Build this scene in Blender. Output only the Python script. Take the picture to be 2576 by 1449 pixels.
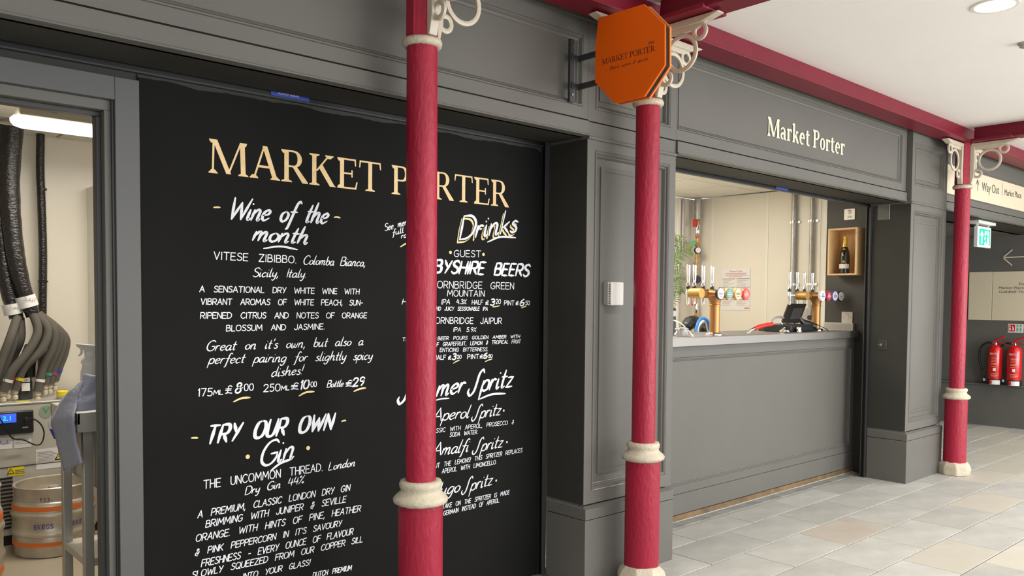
import bpy, math, random
from mathutils import Vector, Matrix
random.seed(4)
PI = math.pi
scene = bpy.context.scene
for o in list(bpy.data.objects):
    bpy.data.objects.remove(o)
COL = scene.collection

# ---------------------------------------------------------------- camera
cam_d = bpy.data.cameras.new('camera'); cam = bpy.data.objects.new('camera', cam_d); COL.objects.link(cam)
yaw, pit, rol = 0.733195, -0.0414577, 0.0080395
F = Vector((math.sin(yaw)*math.cos(pit), math.cos(yaw)*math.cos(pit), math.sin(pit)))
RT = Vector((math.cos(yaw), -math.sin(yaw), 0)); UP = RT.cross(F)
c_, s_ = math.cos(rol), math.sin(rol)
R_ = c_*RT + s_*UP; U_ = -s_*RT + c_*UP
cam.matrix_world = Matrix(((R_.x, U_.x, -F.x, 0), (R_.y, U_.y, -F.y, 0), (R_.z, U_.z, -F.z, 1.5), (0, 0, 0, 1)))
cam_d.sensor_width = 36; cam_d.lens = 2056.17/2576*36
cam_d.shift_y = (842.9-724.5)/2576
cam_d.clip_start = 0.05; cam_d.clip_end = 200
scene.camera = cam

# ---------------------------------------------------------------- world, lights, exposure
w = bpy.data.worlds.new('daylight'); scene.world = w; w.use_nodes = True
bg = w.node_tree.nodes['Background']; bg.inputs[0].default_value = (0.93, 0.96, 1.0, 1); bg.inputs[1].default_value = 2.3
scene.view_settings.view_transform = 'Standard'; scene.view_settings.look = 'None'
scene.view_settings.exposure = 0.0; scene.view_settings.gamma = 1.0
scene.view_settings.use_curve_mapping = False

def area(name, loc, rot, sx, sy, power, col):
    l = bpy.data.lights.new(name, 'AREA'); l.shape = 'RECTANGLE'; l.size = sx; l.size_y = sy; l.energy = power; l.color = col
    o = bpy.data.objects.new(name, l); COL.objects.link(o); o.location = loc; o.rotation_euler = rot
    return o
# added unseen fill light, tilted up to brighten ceiling and counter, behind the viewer
area('hall_fill', (8.2, -4.3, 1.3), (math.radians(112), 0, math.radians(0)), 8, 1.8, 400, (1.0, 0.98, 0.96))
for i_ in range(7):
    for j_, y_ in enumerate((1.51, -1.1)):
        l_ = bpy.data.lights.new('downlight_beam', 'SPOT'); l_.energy = 100; l_.spot_size = math.radians(128); l_.spot_blend = .5; l_.shadow_soft_size = .085; l_.color = (1, .97, .93)
        o_ = bpy.data.objects.new('downlight_beam', l_); COL.objects.link(o_); o_.location = (4.66-4.2+2.1*i_+0, y_, 3.015)
area('bar_light', (5.35, 4.6, 2.55), (0, 0, 0), 1.2, 0.5, 35, (1.0, 0.93, 0.80))
area('bar_light', (4.55, 4.0, 2.55), (0, 0, 0), 0.6, 0.6, 26, (1.0, 0.93, 0.80))
area('store_light', (1.55, 4.9, 2.43), (0, 0, 0), 1.3, 0.14, 36, (1.0, 0.92, 0.78))

# ---------------------------------------------------------------- materials
def lin(c):
    return tuple(((x/255)/12.92 if x/255 <= .04045 else ((x/255+.055)/1.055)**2.4) for x in c)
def mat(name, col, rough=.5, metal=0, bump=0, bscale=60, stretch=(1, 1, 1), vary=0, vscale=3, emit=0, coat=0, col2=None, rnd=0, trans=0, spec=.5):
    m = bpy.data.materials.new(name); m.use_nodes = True; nt = m.node_tree; N = nt.nodes; L = nt.links
    b = N['Principled BSDF']; b.inputs['Base Color'].default_value = (*col, 1); b.inputs['Roughness'].default_value = rough; b.inputs['Metallic'].default_value = metal
    b.inputs['Specular IOR Level'].default_value = spec
    if coat: b.inputs['Coat Weight'].default_value = coat
    if trans: b.inputs['Transmission Weight'].default_value = trans
    if emit: b.inputs['Emission Color'].default_value = (*col, 1); b.inputs['Emission Strength'].default_value = emit
    if bump or vary:
        tc = N.new('ShaderNodeTexCoord'); mp = N.new('ShaderNodeMapping'); mp.inputs['Scale'].default_value = stretch
        L.new(tc.outputs['Object'], mp.inputs[0])
    if bump:
        n = N.new('ShaderNodeTexNoise'); n.inputs['Scale'].default_value = bscale; n.inputs['Detail'].default_value = 3
        L.new(mp.outputs[0], n.inputs['Vector'])
        bp = N.new('ShaderNodeBump'); bp.inputs['Strength'].default_value = 1; bp.inputs['Distance'].default_value = bump
        L.new(n.outputs['Fac'], bp.inputs['Height']); L.new(bp.outputs[0], b.inputs['Normal'])
    if vary or rnd:
        c2 = col2 or tuple(x*(1-vary) for x in col)
        mx = N.new('ShaderNodeMix'); mx.data_type = 'RGBA'
        mx.inputs[6].default_value = (*col, 1); mx.inputs[7].default_value = (*c2, 1)
        if vary:
            n2 = N.new('ShaderNodeTexNoise'); n2.inputs['Scale'].default_value = vscale; n2.inputs['Detail'].default_value = 6; n2.inputs['Roughness'].default_value = .6
            L.new(mp.outputs[0], n2.inputs['Vector'])
            rp = N.new('ShaderNodeMapRange'); rp.inputs[1].default_value = .35; rp.inputs[2].default_value = .68
            L.new(n2.outputs['Fac'], rp.inputs[0]); L.new(rp.outputs[0], mx.inputs[0])
            out = mx.outputs[2]
        else:
            out = None
        if rnd:
            oi = N.new('ShaderNodeObjectInfo'); hs = N.new('ShaderNodeHueSaturation'); mr = N.new('ShaderNodeMapRange')
            mr.inputs[3].default_value = 1-rnd; mr.inputs[4].default_value = 1+rnd
            L.new(oi.outputs['Random'], mr.inputs[0]); L.new(mr.outputs[0], hs.inputs['Value'])
            if out: L.new(out, hs.inputs['Color'])
            else: hs.inputs['Color'].default_value = (*col, 1)
            out = hs.outputs[0]
        L.new(out, b.inputs['Base Color'])
    return m
M = {}
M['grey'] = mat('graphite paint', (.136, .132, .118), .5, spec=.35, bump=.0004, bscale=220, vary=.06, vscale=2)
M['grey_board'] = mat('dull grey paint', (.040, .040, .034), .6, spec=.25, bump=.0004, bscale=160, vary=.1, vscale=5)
M['dark'] = mat('black steel', (.012, .012, .012), .35)
M['track'] = mat('dark aluminium track', (.05, .052, .052), .38, metal=.3)
M['chalk'] = mat('blackboard paint', (.0085, .0085, .0082), .75, spec=.15, bump=.0003, bscale=200, vary=.35, vscale=1.2)
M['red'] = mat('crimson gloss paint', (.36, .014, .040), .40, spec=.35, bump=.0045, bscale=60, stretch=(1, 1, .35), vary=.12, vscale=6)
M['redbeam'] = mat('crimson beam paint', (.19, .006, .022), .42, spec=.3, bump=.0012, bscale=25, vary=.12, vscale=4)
M['cream'] = mat('cream lumpy paint', (.60, .53, .40), .5, bump=.004, bscale=60, vary=.14, vscale=12)
M['cream_s'] = mat('cream paint', (.58, .52, .41), .42, bump=.0012, bscale=50, vary=.1, vscale=9)
M['ceil'] = mat('white plaster', (.92, .91, .87), .8, bump=.0006, bscale=120, vary=.03, vscale=1.2)
M['slab'] = mat('sandstone', (.385, .385, .355), .62, bump=.0022, bscale=18, stretch=(1, 1.6, 1), vary=.2, vscale=3.2, col2=(.49, .48, .45), rnd=.10)
M['slab2'] = mat('buff sandstone', (.46, .43, .36), .62, bump=.0015, bscale=14, vary=.2, vscale=2.5, col2=(.50, .475, .42), rnd=.05)
M['slab3'] = mat('sandstone with a brown patch', (.40, .345, .285), .62, bump=.0015, bscale=14, vary=.2, vscale=1.3, col2=(.50, .48, .44))
M['grout'] = mat('pale grout', (.52, .49, .43), .9, vary=.4, vscale=5)
M['orange'] = mat('orange enamel', (.88, .13, .002), .5, spec=.2)
M['orange_e'] = mat('orange enamel edge', (.85, .27, .06), .4)
M['wine_ink'] = mat('dark maroon ink', (.045, .006, .012), .5)
M['white'] = mat('chalk white ink', (.84, .86, .90), .6, vary=.12, vscale=60)
M['gold'] = mat('painted gold', (.80, .55, .24), .5, vary=.35, vscale=25, col2=(.90, .68, .36))
M['goldink'] = mat('pale yellow ink', (.86, .66, .30), .6)
M['ivory'] = mat('ivory lettering', (.82, .76, .58), .5)
M['room'] = mat('warm white wall sheet', (.80, .75, .65), .32, vary=.03, vscale=2)
M['room_trim'] = mat('white pvc trim', (.82, .80, .72), .4)
M['tile'] = mat('mineral ceiling tile', (.80, .77, .68), .8, bump=.001, bscale=150)
M['roomfloor'] = mat('beige vinyl floor', (.42, .37, .28), .45, vary=.12, vscale=3)
M['steel'] = mat('brushed stainless', (.30, .285, .27), .42, metal=.8, bump=.0002, bscale=80, stretch=(1, 20, 20))
M['steel_w'] = M['steel']; M['steel'] = mat('stainless tube', (.52, .50, .45), .38, metal=.7, bump=.0002, bscale=80, stretch=(20, 20, 1))
M['steel_l'] = mat('pale stainless', (.62, .60, .55), .42, metal=.6)
M['chrome'] = mat('chrome', (.80, .80, .82), .10, metal=1)
M['brass'] = mat('brushed brass', (.46, .23, .08), .42, metal=.75)
M['brass_l'] = mat('pale brass', (.52, .31, .09), .48, metal=.55)
M['copper'] = mat('copper pipe', (.60, .33, .14), .4, metal=.6)
M['galv'] = mat('galvanised conduit', (.50, .49, .46), .4, metal=.7, vary=.25, vscale=20)
M['black'] = mat('black plastic', (.012, .012, .013), .38)
M['rubber'] = mat('grey foam insulation', (.105, .096, .082), .85, bump=.001, bscale=150)
M['wrap'] = mat('black pvc wrap', (.020, .018, .018), .18, bump=.006, bscale=40, stretch=(1, 1, 2.2))
M['paper'] = mat('white paper', (.78, .77, .76), .7)
M['ink'] = mat('grey ink', (.30, .27, .26), .7)
M['redink'] = mat('pink red ink', (.70, .20, .16), .7)
M['wood'] = mat('pale pine', (.80, .55, .28), .55, bump=.0006, bscale=30, stretch=(1, 6, .5), vary=.3, vscale=9, col2=(.68, .43, .20))
M['bottle'] = mat('dark green glass', (.006, .009, .005), .08, coat=.5)
M['foil'] = mat('gold foil', (.75, .50, .10), .3, metal=.6)
M['green_leaf'] = mat('palm green', (.14, .20, .05), .6)
M['stem'] = mat('palm stem', (.20, .24, .08), .6)
M['coolgrey'] = mat('light grey enamel', (.50, .47, .42), .4)
M['bluecloth'] = mat('blue paper towel', (.36, .38, .50), .9, bump=.003, bscale=120)
M['keg'] = mat('dull stainless keg', (.62, .56, .47), .38, metal=.55, vary=.3, vscale=8)
M['kegorange'] = mat('orange keg band', (.80, .18, .02), .5)
M['pvc'] = mat('white plastic', (.80, .79, .74), .4)
M['yellow'] = mat('yellow plastic', (.85, .68, .03), .4)
M['fittings'] = mat('beige push fitting', (.58, .52, .40), .5)
M['extred'] = mat('extinguisher red', (.62, .010, .010), .2, coat=.4)
M['navy'] = mat('navy ink', (.06, .04, .28), .5)
M['bluebright'] = mat('blue hose', (.03, .22, .62), .3)
M['bluetape'] = mat('blue sticker', (.02, .06, .40), .5)
M['signcream'] = mat('cream sign enamel', (.72, .64, .47), .45)
M['darktext'] = mat('dark brown grey lettering', (.10, .09, .08), .6)
M['greysw'] = mat('satin steel plate', (.42, .40, .36), .4, metal=.3)
M['potblack'] = mat('dark plant pot', (.03, .03, .03), .5)
M['lamp_on'] = mat('lit diffuser', (1.0, .95, .88), .5, emit=7)
M['lamp_hall'] = mat('lit downlight lens', (1.0, .98, .94), .5, emit=14)
M['exitlit'] = mat('lit exit sign', (.85, .97, .93), .4, emit=1.3)
M['exitgreen'] = mat('lit green', (.0, .42, .24), .4, emit=.9)
M['lcd'] = mat('lit blue display', (.04, .10, .75), .3, emit=.9)
M['lcdgreen'] = mat('lit green digits', (.02, .95, .28), .3, emit=1.6)
M['soap'] = mat('clear plastic', (.75, .75, .75), .1, trans=.6)
for n, c in dict(c_red=(.70, .03, .02), c_yel=(.80, .68, .03), c_grn=(.03, .36, .17), c_pur=(.28, .05, .24), c_blu=(.05, .06, .55), b_teal=(.10, .32, .30), b_red=(.72, .05, .03),
                 b_cream=(.62, .52, .36), b_white=(.80, .80, .80), b_crim=(.40, .02, .05), b_purp=(.10, .08, .40), hosered=(.62, .03, .015)).items():
    M[n] = mat(n, c, .4)

# ---------------------------------------------------------------- mesh helper
class MB:
    def __init__(s): s.v = []; s.f = []
    def add(s, vs, fs):
        k = len(s.v); s.v += [tuple(v) for v in vs]; s.f += [tuple(i+k for i in f) for f in fs]; return s
    def box(s, x0, y0, z0, x1, y1, z1):
        x0, x1 = sorted((x0, x1)); y0, y1 = sorted((y0, y1)); z0, z1 = sorted((z0, z1))
        return s.add([(x0, y0, z0), (x1, y0, z0), (x1, y1, z0), (x0, y1, z0), (x0, y0, z1), (x1, y0, z1), (x1, y1, z1), (x0, y1, z1)],
                     [(3, 2, 1, 0), (4, 5, 6, 7), (0, 1, 5, 4), (1, 2, 6, 5), (2, 3, 7, 6), (3, 0, 4, 7)])
    def obox(s, c, u, v, w):
        c, u, v, w = map(Vector, (c, u, v, w)); P = []
        for k in (-1, 1):
            for a, b in ((-1, -1), (1, -1), (1, 1), (-1, 1)): P.append(c+a*u+b*v+k*w)
        return s.add(P, [(3, 2, 1, 0), (4, 5, 6, 7), (0, 1, 5, 4), (1, 2, 6, 5), (2, 3, 7, 6), (3, 0, 4, 7)])
    def cyl(s, p0, p1, r0, r1=None, n=16):
        p0, p1 = Vector(p0), Vector(p1); r1 = r0 if r1 is None else r1
        d = (p1-p0).normalized(); a = d.orthogonal().normalized(); b = d.cross(a)
        P = [p0+r0*(a*math.cos(2*PI*i/n)+b*math.sin(2*PI*i/n)) for i in range(n)]+[p1+r1*(a*math.cos(2*PI*i/n)+b*math.sin(2*PI*i/n)) for i in range(n)]
        return s.add(P, [tuple(range(n-1, -1, -1)), tuple(range(n, 2*n))]+[(i, (i+1) % n, n+(i+1) % n, n+i) for i in range(n)])
    def lathe(s, o, prof, n=24, axis=(0, 0, 1), sq=0, ph=0):
        o = Vector(o); d = Vector(axis).normalized()
        a = Vector((1, 0, 0)) if abs(d.z) > .9 else d.orthogonal().normalized()
        a = (a-d*a.dot(d)).normalized(); b = d.cross(a); P = []
        for r, h in prof:
            for i in range(n):
                t = 2*PI*(i+.5*0)/n+ph; P.append(o+d*h+r*(a*math.cos(t)+b*math.sin(t)))
        m = len(prof); fs = [(j*n+i, j*n+(i+1) % n, (j+1)*n+(i+1) % n, (j+1)*n+i) for j in range(m-1) for i in range(n)]
        return s.add(P, fs+[tuple(range(n-1, -1, -1)), tuple((m-1)*n+i for i in range(n))])
    def tube(s, pts, r, n=10, closed=False, smooth=0):
        pts = [Vector(p) for p in pts]
        if smooth: pts = catmull(pts, smooth, closed)
        m = len(pts); rs = r if isinstance(r, (list, tuple)) else [r]*m
        if len(rs) != m: rs = [rs[min(int(i/(m-1)*(len(rs)-1)), len(rs)-2)]*(1-(i/(m-1)*(len(rs)-1)) % 1)+rs[min(int(i/(m-1)*(len(rs)-1))+1, len(rs)-1)]*((i/(m-1)*(len(rs)-1)) % 1) if i < m-1 else rs[-1] for i in range(m)]
        P = []; a = None
        for i in range(m):
            if closed: t = pts[(i+1) % m]-pts[i-1]
            else: t = pts[min(i+1, m-1)]-pts[max(i-1, 0)]
            t.normalize()
            if a is None: a = t.orthogonal().normalized()
            a = (a-t*a.dot(t)).normalized(); b = t.cross(a)
            for k in range(n): P.append(pts[i]+rs[i]*(a*math.cos(2*PI*k/n)+b*math.sin(2*PI*k/n)))
        fs = [(j*n+k, j*n+(k+1) % n, ((j+1) % m)*n+(k+1) % n, ((j+1) % m)*n+k) for j in range(m if closed else m-1) for k in range(n)]
        if not closed: fs += [tuple(range(n-1, -1, -1)), tuple((m-1)*n+k for k in range(n))]
        return s.add(P, fs)
    def prism(s, poly, off):
        off = Vector(off); n = len(poly); P = [Vector(p) for p in poly]; P += [p+off for p in P]
        return s.add(P, [tuple(range(n)), tuple(range(2*n-1, n-1, -1))]+[(i, n+i, n+(i+1) % n, (i+1) % n) for i in range(n)])
    def frame(s, x0, x1, z0, z1, yf, prof):
        P = []
        for ins, dep in prof:
            P += [(x0+ins, yf+dep, z0+ins), (x1-ins, yf+dep, z0+ins), (x1-ins, yf+dep, z1-ins), (x0+ins, yf+dep, z1-ins)]
        m = len(prof); fs = [(j*4+i, j*4+(i+1) % 4, (j+1)*4+(i+1) % 4, (j+1)*4+i) for j in range(m-1) for i in range(4)]
        return s.add(P, fs+[tuple((m-1)*4+i for i in range(4))])
    def profx(s, x0, x1, prof):
        """closed (y,z) profile swept along x"""
        n = len(prof); P = [(x0, y, z) for y, z in prof]+[(x1, y, z) for y, z in prof]
        return s.add(P, [tuple(range(n-1, -1, -1)), tuple(range(n, 2*n))]+[(i, (i+1) % n, n+(i+1) % n, n+i) for i in range(n)])
    def build(s, name, m, parent=None, smooth=True, bevel=0, ang=35):
        me = bpy.data.meshes.new(name); me.from_pydata(s.v, [], s.f); me.validate(); me.update()
        me.materials.append(M[m] if isinstance(m, str) else m)
        if smooth:
            me.shade_smooth(); me.set_sharp_from_angle(angle=math.radians(ang))
        o = bpy.data.objects.new(name, me); COL.objects.link(o)
        if parent is not None:
            o.parent = parent; o.matrix_parent_inverse = Matrix.Translation(-parent.location)
        if bevel:
            b = o.modifiers.new('bevel', 'BEVEL'); b.width = bevel; b.segments = 2; b.limit_method = 'ANGLE'; b.angle_limit = math.radians(40)
        return o
def catmull(pts, k=6, closed=False):
    out = []; n = len(pts)
    if n < 3: return list(pts)
    for i in range(n if closed else n-1):
        p0 = pts[i-1] if (i > 0 or closed) else pts[0]*2-pts[1]
        p1 = pts[i]; p2 = pts[(i+1) % n]; p3 = pts[(i+2) % n] if (closed or i+2 < n) else pts[-1]*2-pts[-2]
        for j in range(k):
            t = j/k; out.append(.5*((2*p1)+(p2-p0)*t+(2*p0-5*p1+4*p2-p3)*t*t+(3*p1-p0-3*p2+p3)*t**3))
    if not closed: out.append(pts[-1])
    return out
def empty(name, loc, label, cat, group=None):
    o = bpy.data.objects.new(name, None); COL.objects.link(o); o.location = loc; o.empty_display_size = .05
    return tag(o, label, cat, group)
def tag(o, label, cat, group=None):
    o['label'] = label; o['category'] = cat
    if group: o['group'] = group
    return o
def struct(o): o['kind'] = 'structure'; return o
def dup(o, loc=None, parent=None):
    c = o.copy(); COL.objects.link(c)
    if parent is not None: c.parent = parent
    if loc is not None: c.location = loc
    for ch in o.children: dup(ch, parent=c)
    return c

# ---------------------------------------------------------------- stroke lettering
CAPS = {
'A': (7, "0 0,3.5 10,7 0|1.2 3.5,5.8 3.5"), 'B': (6, "0 0,0 10|~0 10,4 9.8,5 7.8,4 5.7,0 5.4|~0 5.4,4.5 5.2,5.9 3,4.8 .4,0 0"),
'C': (6.6, "~6.5 8.3,5 9.9,2.2 9.4,.2 6,.4 2.5,2.5 .2,5 .2,6.6 1.8"), 'D': (6.6, "0 0,0 10|~0 10,4 9.5,6.5 6.5,6 2.5,3.5 .3,0 0"),
'E': (5.6, "5.5 10,0 10,0 0,5.6 0|0 5.2,4.8 5.2"), 'F': (5.4, "5.5 10,0 10,0 0|0 5.2,4.6 5.2"),
'G': (7, "~6.5 8.5,4.8 9.9,2 9.2,.2 6,.5 2.2,2.8 .1,5.2 .4,6.8 2.4,6.8 4.4|4 4.4,7 4.4"), 'H': (6, "0 0,0 10|6 0,6 10|0 5,6 5"),
'I': (1, ".5 0,.5 10"), 'J': (4.8, "~4.8 10,4.8 4,4.2 1,2.4 0,.5 1,0 2.5"), 'K': (6, "0 0,0 10|5.6 10,0 4.2|1.6 5.6,6 0"), 'L': (5, "0 10,0 0,5 0"),
'M': (8.4, "0 0,.8 10,4.2 3,7.6 10,8.4 0"), 'N': (6, "0 0,0 10,6 0,6 10"), 'O': (7.4, "~3.6 10,1 8.8,0 5,1 1.2,3.7 0,6.4 1.2,7.4 5,6.2 8.8,3.6 10"),
'Q': (7.4, "~3.6 10,1 8.8,0 5,1 1.2,3.7 0,6.4 1.2,7.4 5,6.2 8.8,3.6 10|4.6 2.4,7.6 -.6"), 'P': (5.8, "0 0,0 10|~0 10,4.4 9.8,5.8 7.3,4.4 4.8,0 4.6"), 'R': (6, "0 0,0 10|~0 10,4.4 9.8,5.8 7.3,4.4 4.8,0 4.6|2.4 4.7,6 0"),
'S': (5.6, "~5.6 8.6,4 10,1.6 9.6,.6 7.6,1.8 5.9,4.4 4.6,5.6 2.6,4.4 .5,2 0,0 1.4"), 'T': (6.6, "0 10,6.6 10|3.3 10,3.3 0"), 'U': (6, "~0 10,0 4,.8 1,3 0,5.2 1,6 4,6 10"),
'V': (6.4, "0 10,3.2 0,6.4 10"), 'W': (9.6, "0 10,2.2 0,4.8 8,7.2 0,9.6 10"), 'X': (6, "0 10,6 0|0 0,6 10"), 'Y': (6.2, "0 10,3.1 5|6.2 10,2.2 0"), 'Z': (6.2, "0 10,6 10,0 0,6.2 0"),
'0': (6, "~3 10,.8 8.8,0 5,.8 1.2,3 0,5.2 1.2,6 5,5.2 8.8,3 10"), '1': (2.4, "1 8,2.2 10,2.2 0"), '2': (5.8, "~0 8,1.6 10,4.4 9.6,5.4 7.4,4 4.6,0 0|0 0,5.8 0"),
'3': (5.4, "~.3 9,2.6 10,4.9 8.6,4.6 6.2,2.2 5.3|~2.2 5.3,5 4.4,5.4 1.6,3 0,0 1"), '4': (5.8, "1.4 10,0 3.6,5.8 3.6|4.4 8.4,4.4 0"), '5': (5.2, "5 10,.8 10,.5 5.6|~.5 5.6,3.2 6.2,5.2 4,4.6 1,2.4 0,0 .8"),
'6': (5.2, "~4.4 10,1.4 7.4,0 3.4,1.4 .3,4 .2,5.2 2.6,4 5,1.6 4.6,.2 3"), '7': (5.4, "0 10,5.4 10,2 0"), '8': (5.2, "~2.8 5.4,.6 7.4,1.4 9.7,3.8 9.8,4.8 7.8,2.8 5.4,.3 3.2,.8 .4,3.6 0,5.2 2,4.4 4.2,2.8 5.4"),
'9': (5, "~5 7,3.4 5,.8 5.6,.3 8.4,2.2 10,4.6 9.2,5 7,4.4 3,2.4 0"), '\u00a3': (6, "~5.6 8.6,4.2 10,2.6 9,2.2 6,1.8 2,.2 0|~.2 .2,2.4 .8,5.6 0|.2 6,5 6|0 4,4.8 4"),
'&': (6.4, "~6 5,3.8 .6,1.2 .2,.4 2.6,3.4 5.6,5 8.4,3.6 10,2.2 8.2,3.4 4.4,3.8 -1"), '.': (1, ".3 0,.5 .3"), ',': (1.4, "1 .8,.2 -2"), '-': (4, "0 4.5,3.8 4.5"), '!': (1.4, "1.2 10,.6 3.2|.4 0,.5 .3"),
"'": (1, ".8 10,.3 7.6"), '%': (6, "5.6 10,.2 0|~1 9.6,.2 8.6,1.2 7.8,1.8 8.8,1 9.6|~4.8 2.2,4 1.2,5 .2,5.8 1.2,4.8 2.2"), '\u00b7': (1.8, "-.2 4.5,1.0 5.3"), '|': (1, ".5 -2,.5 10"), ':': (1, ".3 0,.5 .3|.3 5,.5 5.3"),
}
LOW = {
'a': (5, "~4.2 4.6,2 5,.3 3,.4 .8,2 0,3.8 2,4.3 4.6|~4.3 4.8,4 1.4,4.6 .1,5.6 .8"), 'b': (4.4, "~.6 10,.4 3,.2 .4|~.4 3,2 5,4 4,3.8 1,2 0,.3 .8"), 'c': (4, "~4 4.2,2.4 5,.5 3.4,.4 1.2,1.8 0,4.2 1"),
'd': (5, "~4 4.2,2 5,.3 3,.5 .6,2 0,3.8 2|~4.6 10,4.1 4,4.2 .8,5.4 .6"), 'e': (4.2, "~.5 2.4,3 2.9,3.8 4.2,2.4 5,.6 3.6,.5 1.2,2 0,4.4 1.2"), 'f': (3.6, "~4.8 9.2,3.4 10,2.4 8,1.8 2,1.2 -3,.2 -3.6|0 4.8,4 4.8"),
'g': (4.8, "~4.2 4.6,2 5,.3 3,.4 .8,2 .1,3.8 2.2|~4.4 4.8,4.1 0,3 -3.2,1 -3.4,.2 -2.2"), 'h': (5, "~.8 10,.4 4,.2 0|~.3 2,2 4.8,3.6 4.6,3.6 1,4.4 0,5.2 .8"), 'i': (1.8, "~.6 4.8,.4 1.2,1 0,2 .8|.8 7.4,1 7.7"),
'k': (4.4, "~.8 10,.3 0|4 5,.6 2.4|1.6 3,4.4 0"), 'l': (2, "~1 10,.4 2,1 0,2.2 .8"), 'm': (7, ".4 5,.2 0|~.3 2.5,1.8 5,2.9 4.4,2.8 0|~2.9 2.5,4.4 5,5.6 4.4,5.5 1,6 0,7 .8"),
'n': (5, ".4 5,.2 0|~.3 2.5,2 5,3.6 4.4,3.5 1,4 0,5 .8"), 'o': (4.2, "~2.2 5,.4 3.6,.4 1.2,2 0,3.8 1.2,4 3.6,2.2 5"), 'p': (4.4, ".5 5,0 -4|~.4 2.6,2 5,4 4.2,4 1,2.2 0,.4 .8"), 'r': (3.3, ".5 5,.2 0|~.3 2.6,1.6 4.8,3.4 4.6"),
's': (3.4, "~3.4 4.4,1.8 5,.8 3.8,3 2,2.8 .3,1.2 0,0 .8"), 't': (3.2, "~1.7 8.6,1.2 3,1.4 .2,3 .6|0 5.4,3.4 5.4"), 'u': (5, "~.4 5,.2 1.4,1.4 0,3.2 1.6,3.8 5|~3.8 5,3.6 1.2,4.2 0,5.2 .8"), 'v': (4, "~0 5,1.6 0,4 5"),
'w': (6, "~.2 5,.4 .6,2 .2,3 4.4,3.2 .8,4.8 .4,5.8 5"), 'y': (4.4, "~.4 5,.3 2,1.6 .6,3.4 2,4 5|~4.2 5,3.6 -1,2.2 -3.6,.4 -3"), 'z': (4, ".2 4.8,3.6 4.8,0 0,4 0"),
}
BIG_S = (6, "~6.4 9,5.2 10.6,3.6 8.6,3.2 4,2.6 .4,.8 -1.4,-.8 .4,-.6 2")
def glyph(ch, swash=False):
    if swash and ch == 'S': return BIG_S
    if ch not in LOW and ch not in CAPS: raise Exception('GLYPH '+repr(ch))
    return LOW.get(ch) or CAPS.get(ch)
def text_width(s, gap, space):
    x = 0
    for ch in s: x += space if ch == ' ' else glyph(ch)[0]+gap
    return x-gap
def strokes(s, slant, gap, space, swash, jit=.12):
    out = []; x = 0
    for ch in s:
        if ch == ' ': x += space; continue
        wd, g = glyph(ch, swash)
        dy = random.uniform(-jit, jit)
        for st in g.split('|'):
            sm = st[0] == '~'; pts = [tuple(map(float, p.split())) for p in st.lstrip('~').split(',')]
            out.append((sm, [(x+a+slant*b, b+dy*(1 if len(s) > 1 else 0)) for a, b in pts]))
        x += wd+gap
    return out
def ribbon(mb, pts, hw, brush, O, U, V, N, off, seg_round=True):
    """flat painted stroke: pts in glyph units already scaled (u,v)"""
    n = len(pts)
    if n < 2: return
    L = []; 
    for i in range(n):
        a = pts[max(i-1, 0)]; b = pts[min(i+1, n-1)]; dx, dy = b[0]-a[0], b[1]-a[1]; l = math.hypot(dx, dy) or 1
        w_ = hw
        if brush:
            ang = math.atan2(dy, dx); w_ = hw*(.72+.5*abs(math.sin(ang-.35)))
            t = i/(n-1); w_ *= min(1, .55+3*t)*min(1, .5+3*(1-t))
        L.append((pts[i], (-dy/l*w_, dx/l*w_), (dx/l*w_, dy/l*w_)))
    P = []
    def W(u, v): return O+U*u+V*v+N*off
    (p, q, t) = L[0]
    P += [W(p[0]-t[0]*.8-q[0]*.5, p[1]-t[1]*.8-q[1]*.5), W(p[0]-t[0]*.8+q[0]*.5, p[1]-t[1]*.8+q[1]*.5)]
    for p, q, t in L: P += [W(p[0]-q[0], p[1]-q[1]), W(p[0]+q[0], p[1]+q[1])]
    (p, q, t) = L[-1]
    P += [W(p[0]+t[0]*.8-q[0]*.5, p[1]+t[1]*.8-q[1]*.5), W(p[0]+t[0]*.8+q[0]*.5, p[1]+t[1]*.8+q[1]*.5)]
    m = len(P)//2
    mb.add(P, [(2*i, 2*i+2, 2*i+3, 2*i+1) for i in range(m-1)])
def write_line(s, p0, p1, h, m, parent, hw=.0022, slant=0., gap=1.6, space=5, brush=False, swash=False, name='lettering', label=None, off=.0006, shift=(0, 0), jit=.12):
    p0, p1 = Vector(p0), Vector(p1); U = (p1-p0); L = U.length; U.normalize(); V0 = Vector((0, 0, 1)); N = U.cross(V0).normalized(); V = N.cross(U).normalized()
    if V.z < 0: V = -V
    wd = text_width(s, gap, space); sx = L/wd; sy = h/10; mb = MB(); k = 0
    for sm, pts in strokes(s, slant*sy/sx, gap, space, swash, jit):
        P = [(a*sx+shift[0], b*sy+shift[1]) for a, b in pts]
        k += 1
        if sm:
            Q = [(q.x, q.y) for q in catmull([Vector((a, b)) for a, b in P], 5)]
            ribbon(mb, Q, hw, brush, p0, U, V, N, off+k*2e-6)
        else:
            for i in range(len(P)-1):
                a, b = P[i], P[i+1]
                ribbon(mb, [a, ((a[0]+b[0])/2, (a[1]+b[1])/2), b], hw, brush, p0, U, V, N, off+k*2e-6+i*1e-6)
    o = mb.build(name, m, parent, smooth=False)
    if label: o['label'] = label
    return o
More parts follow.
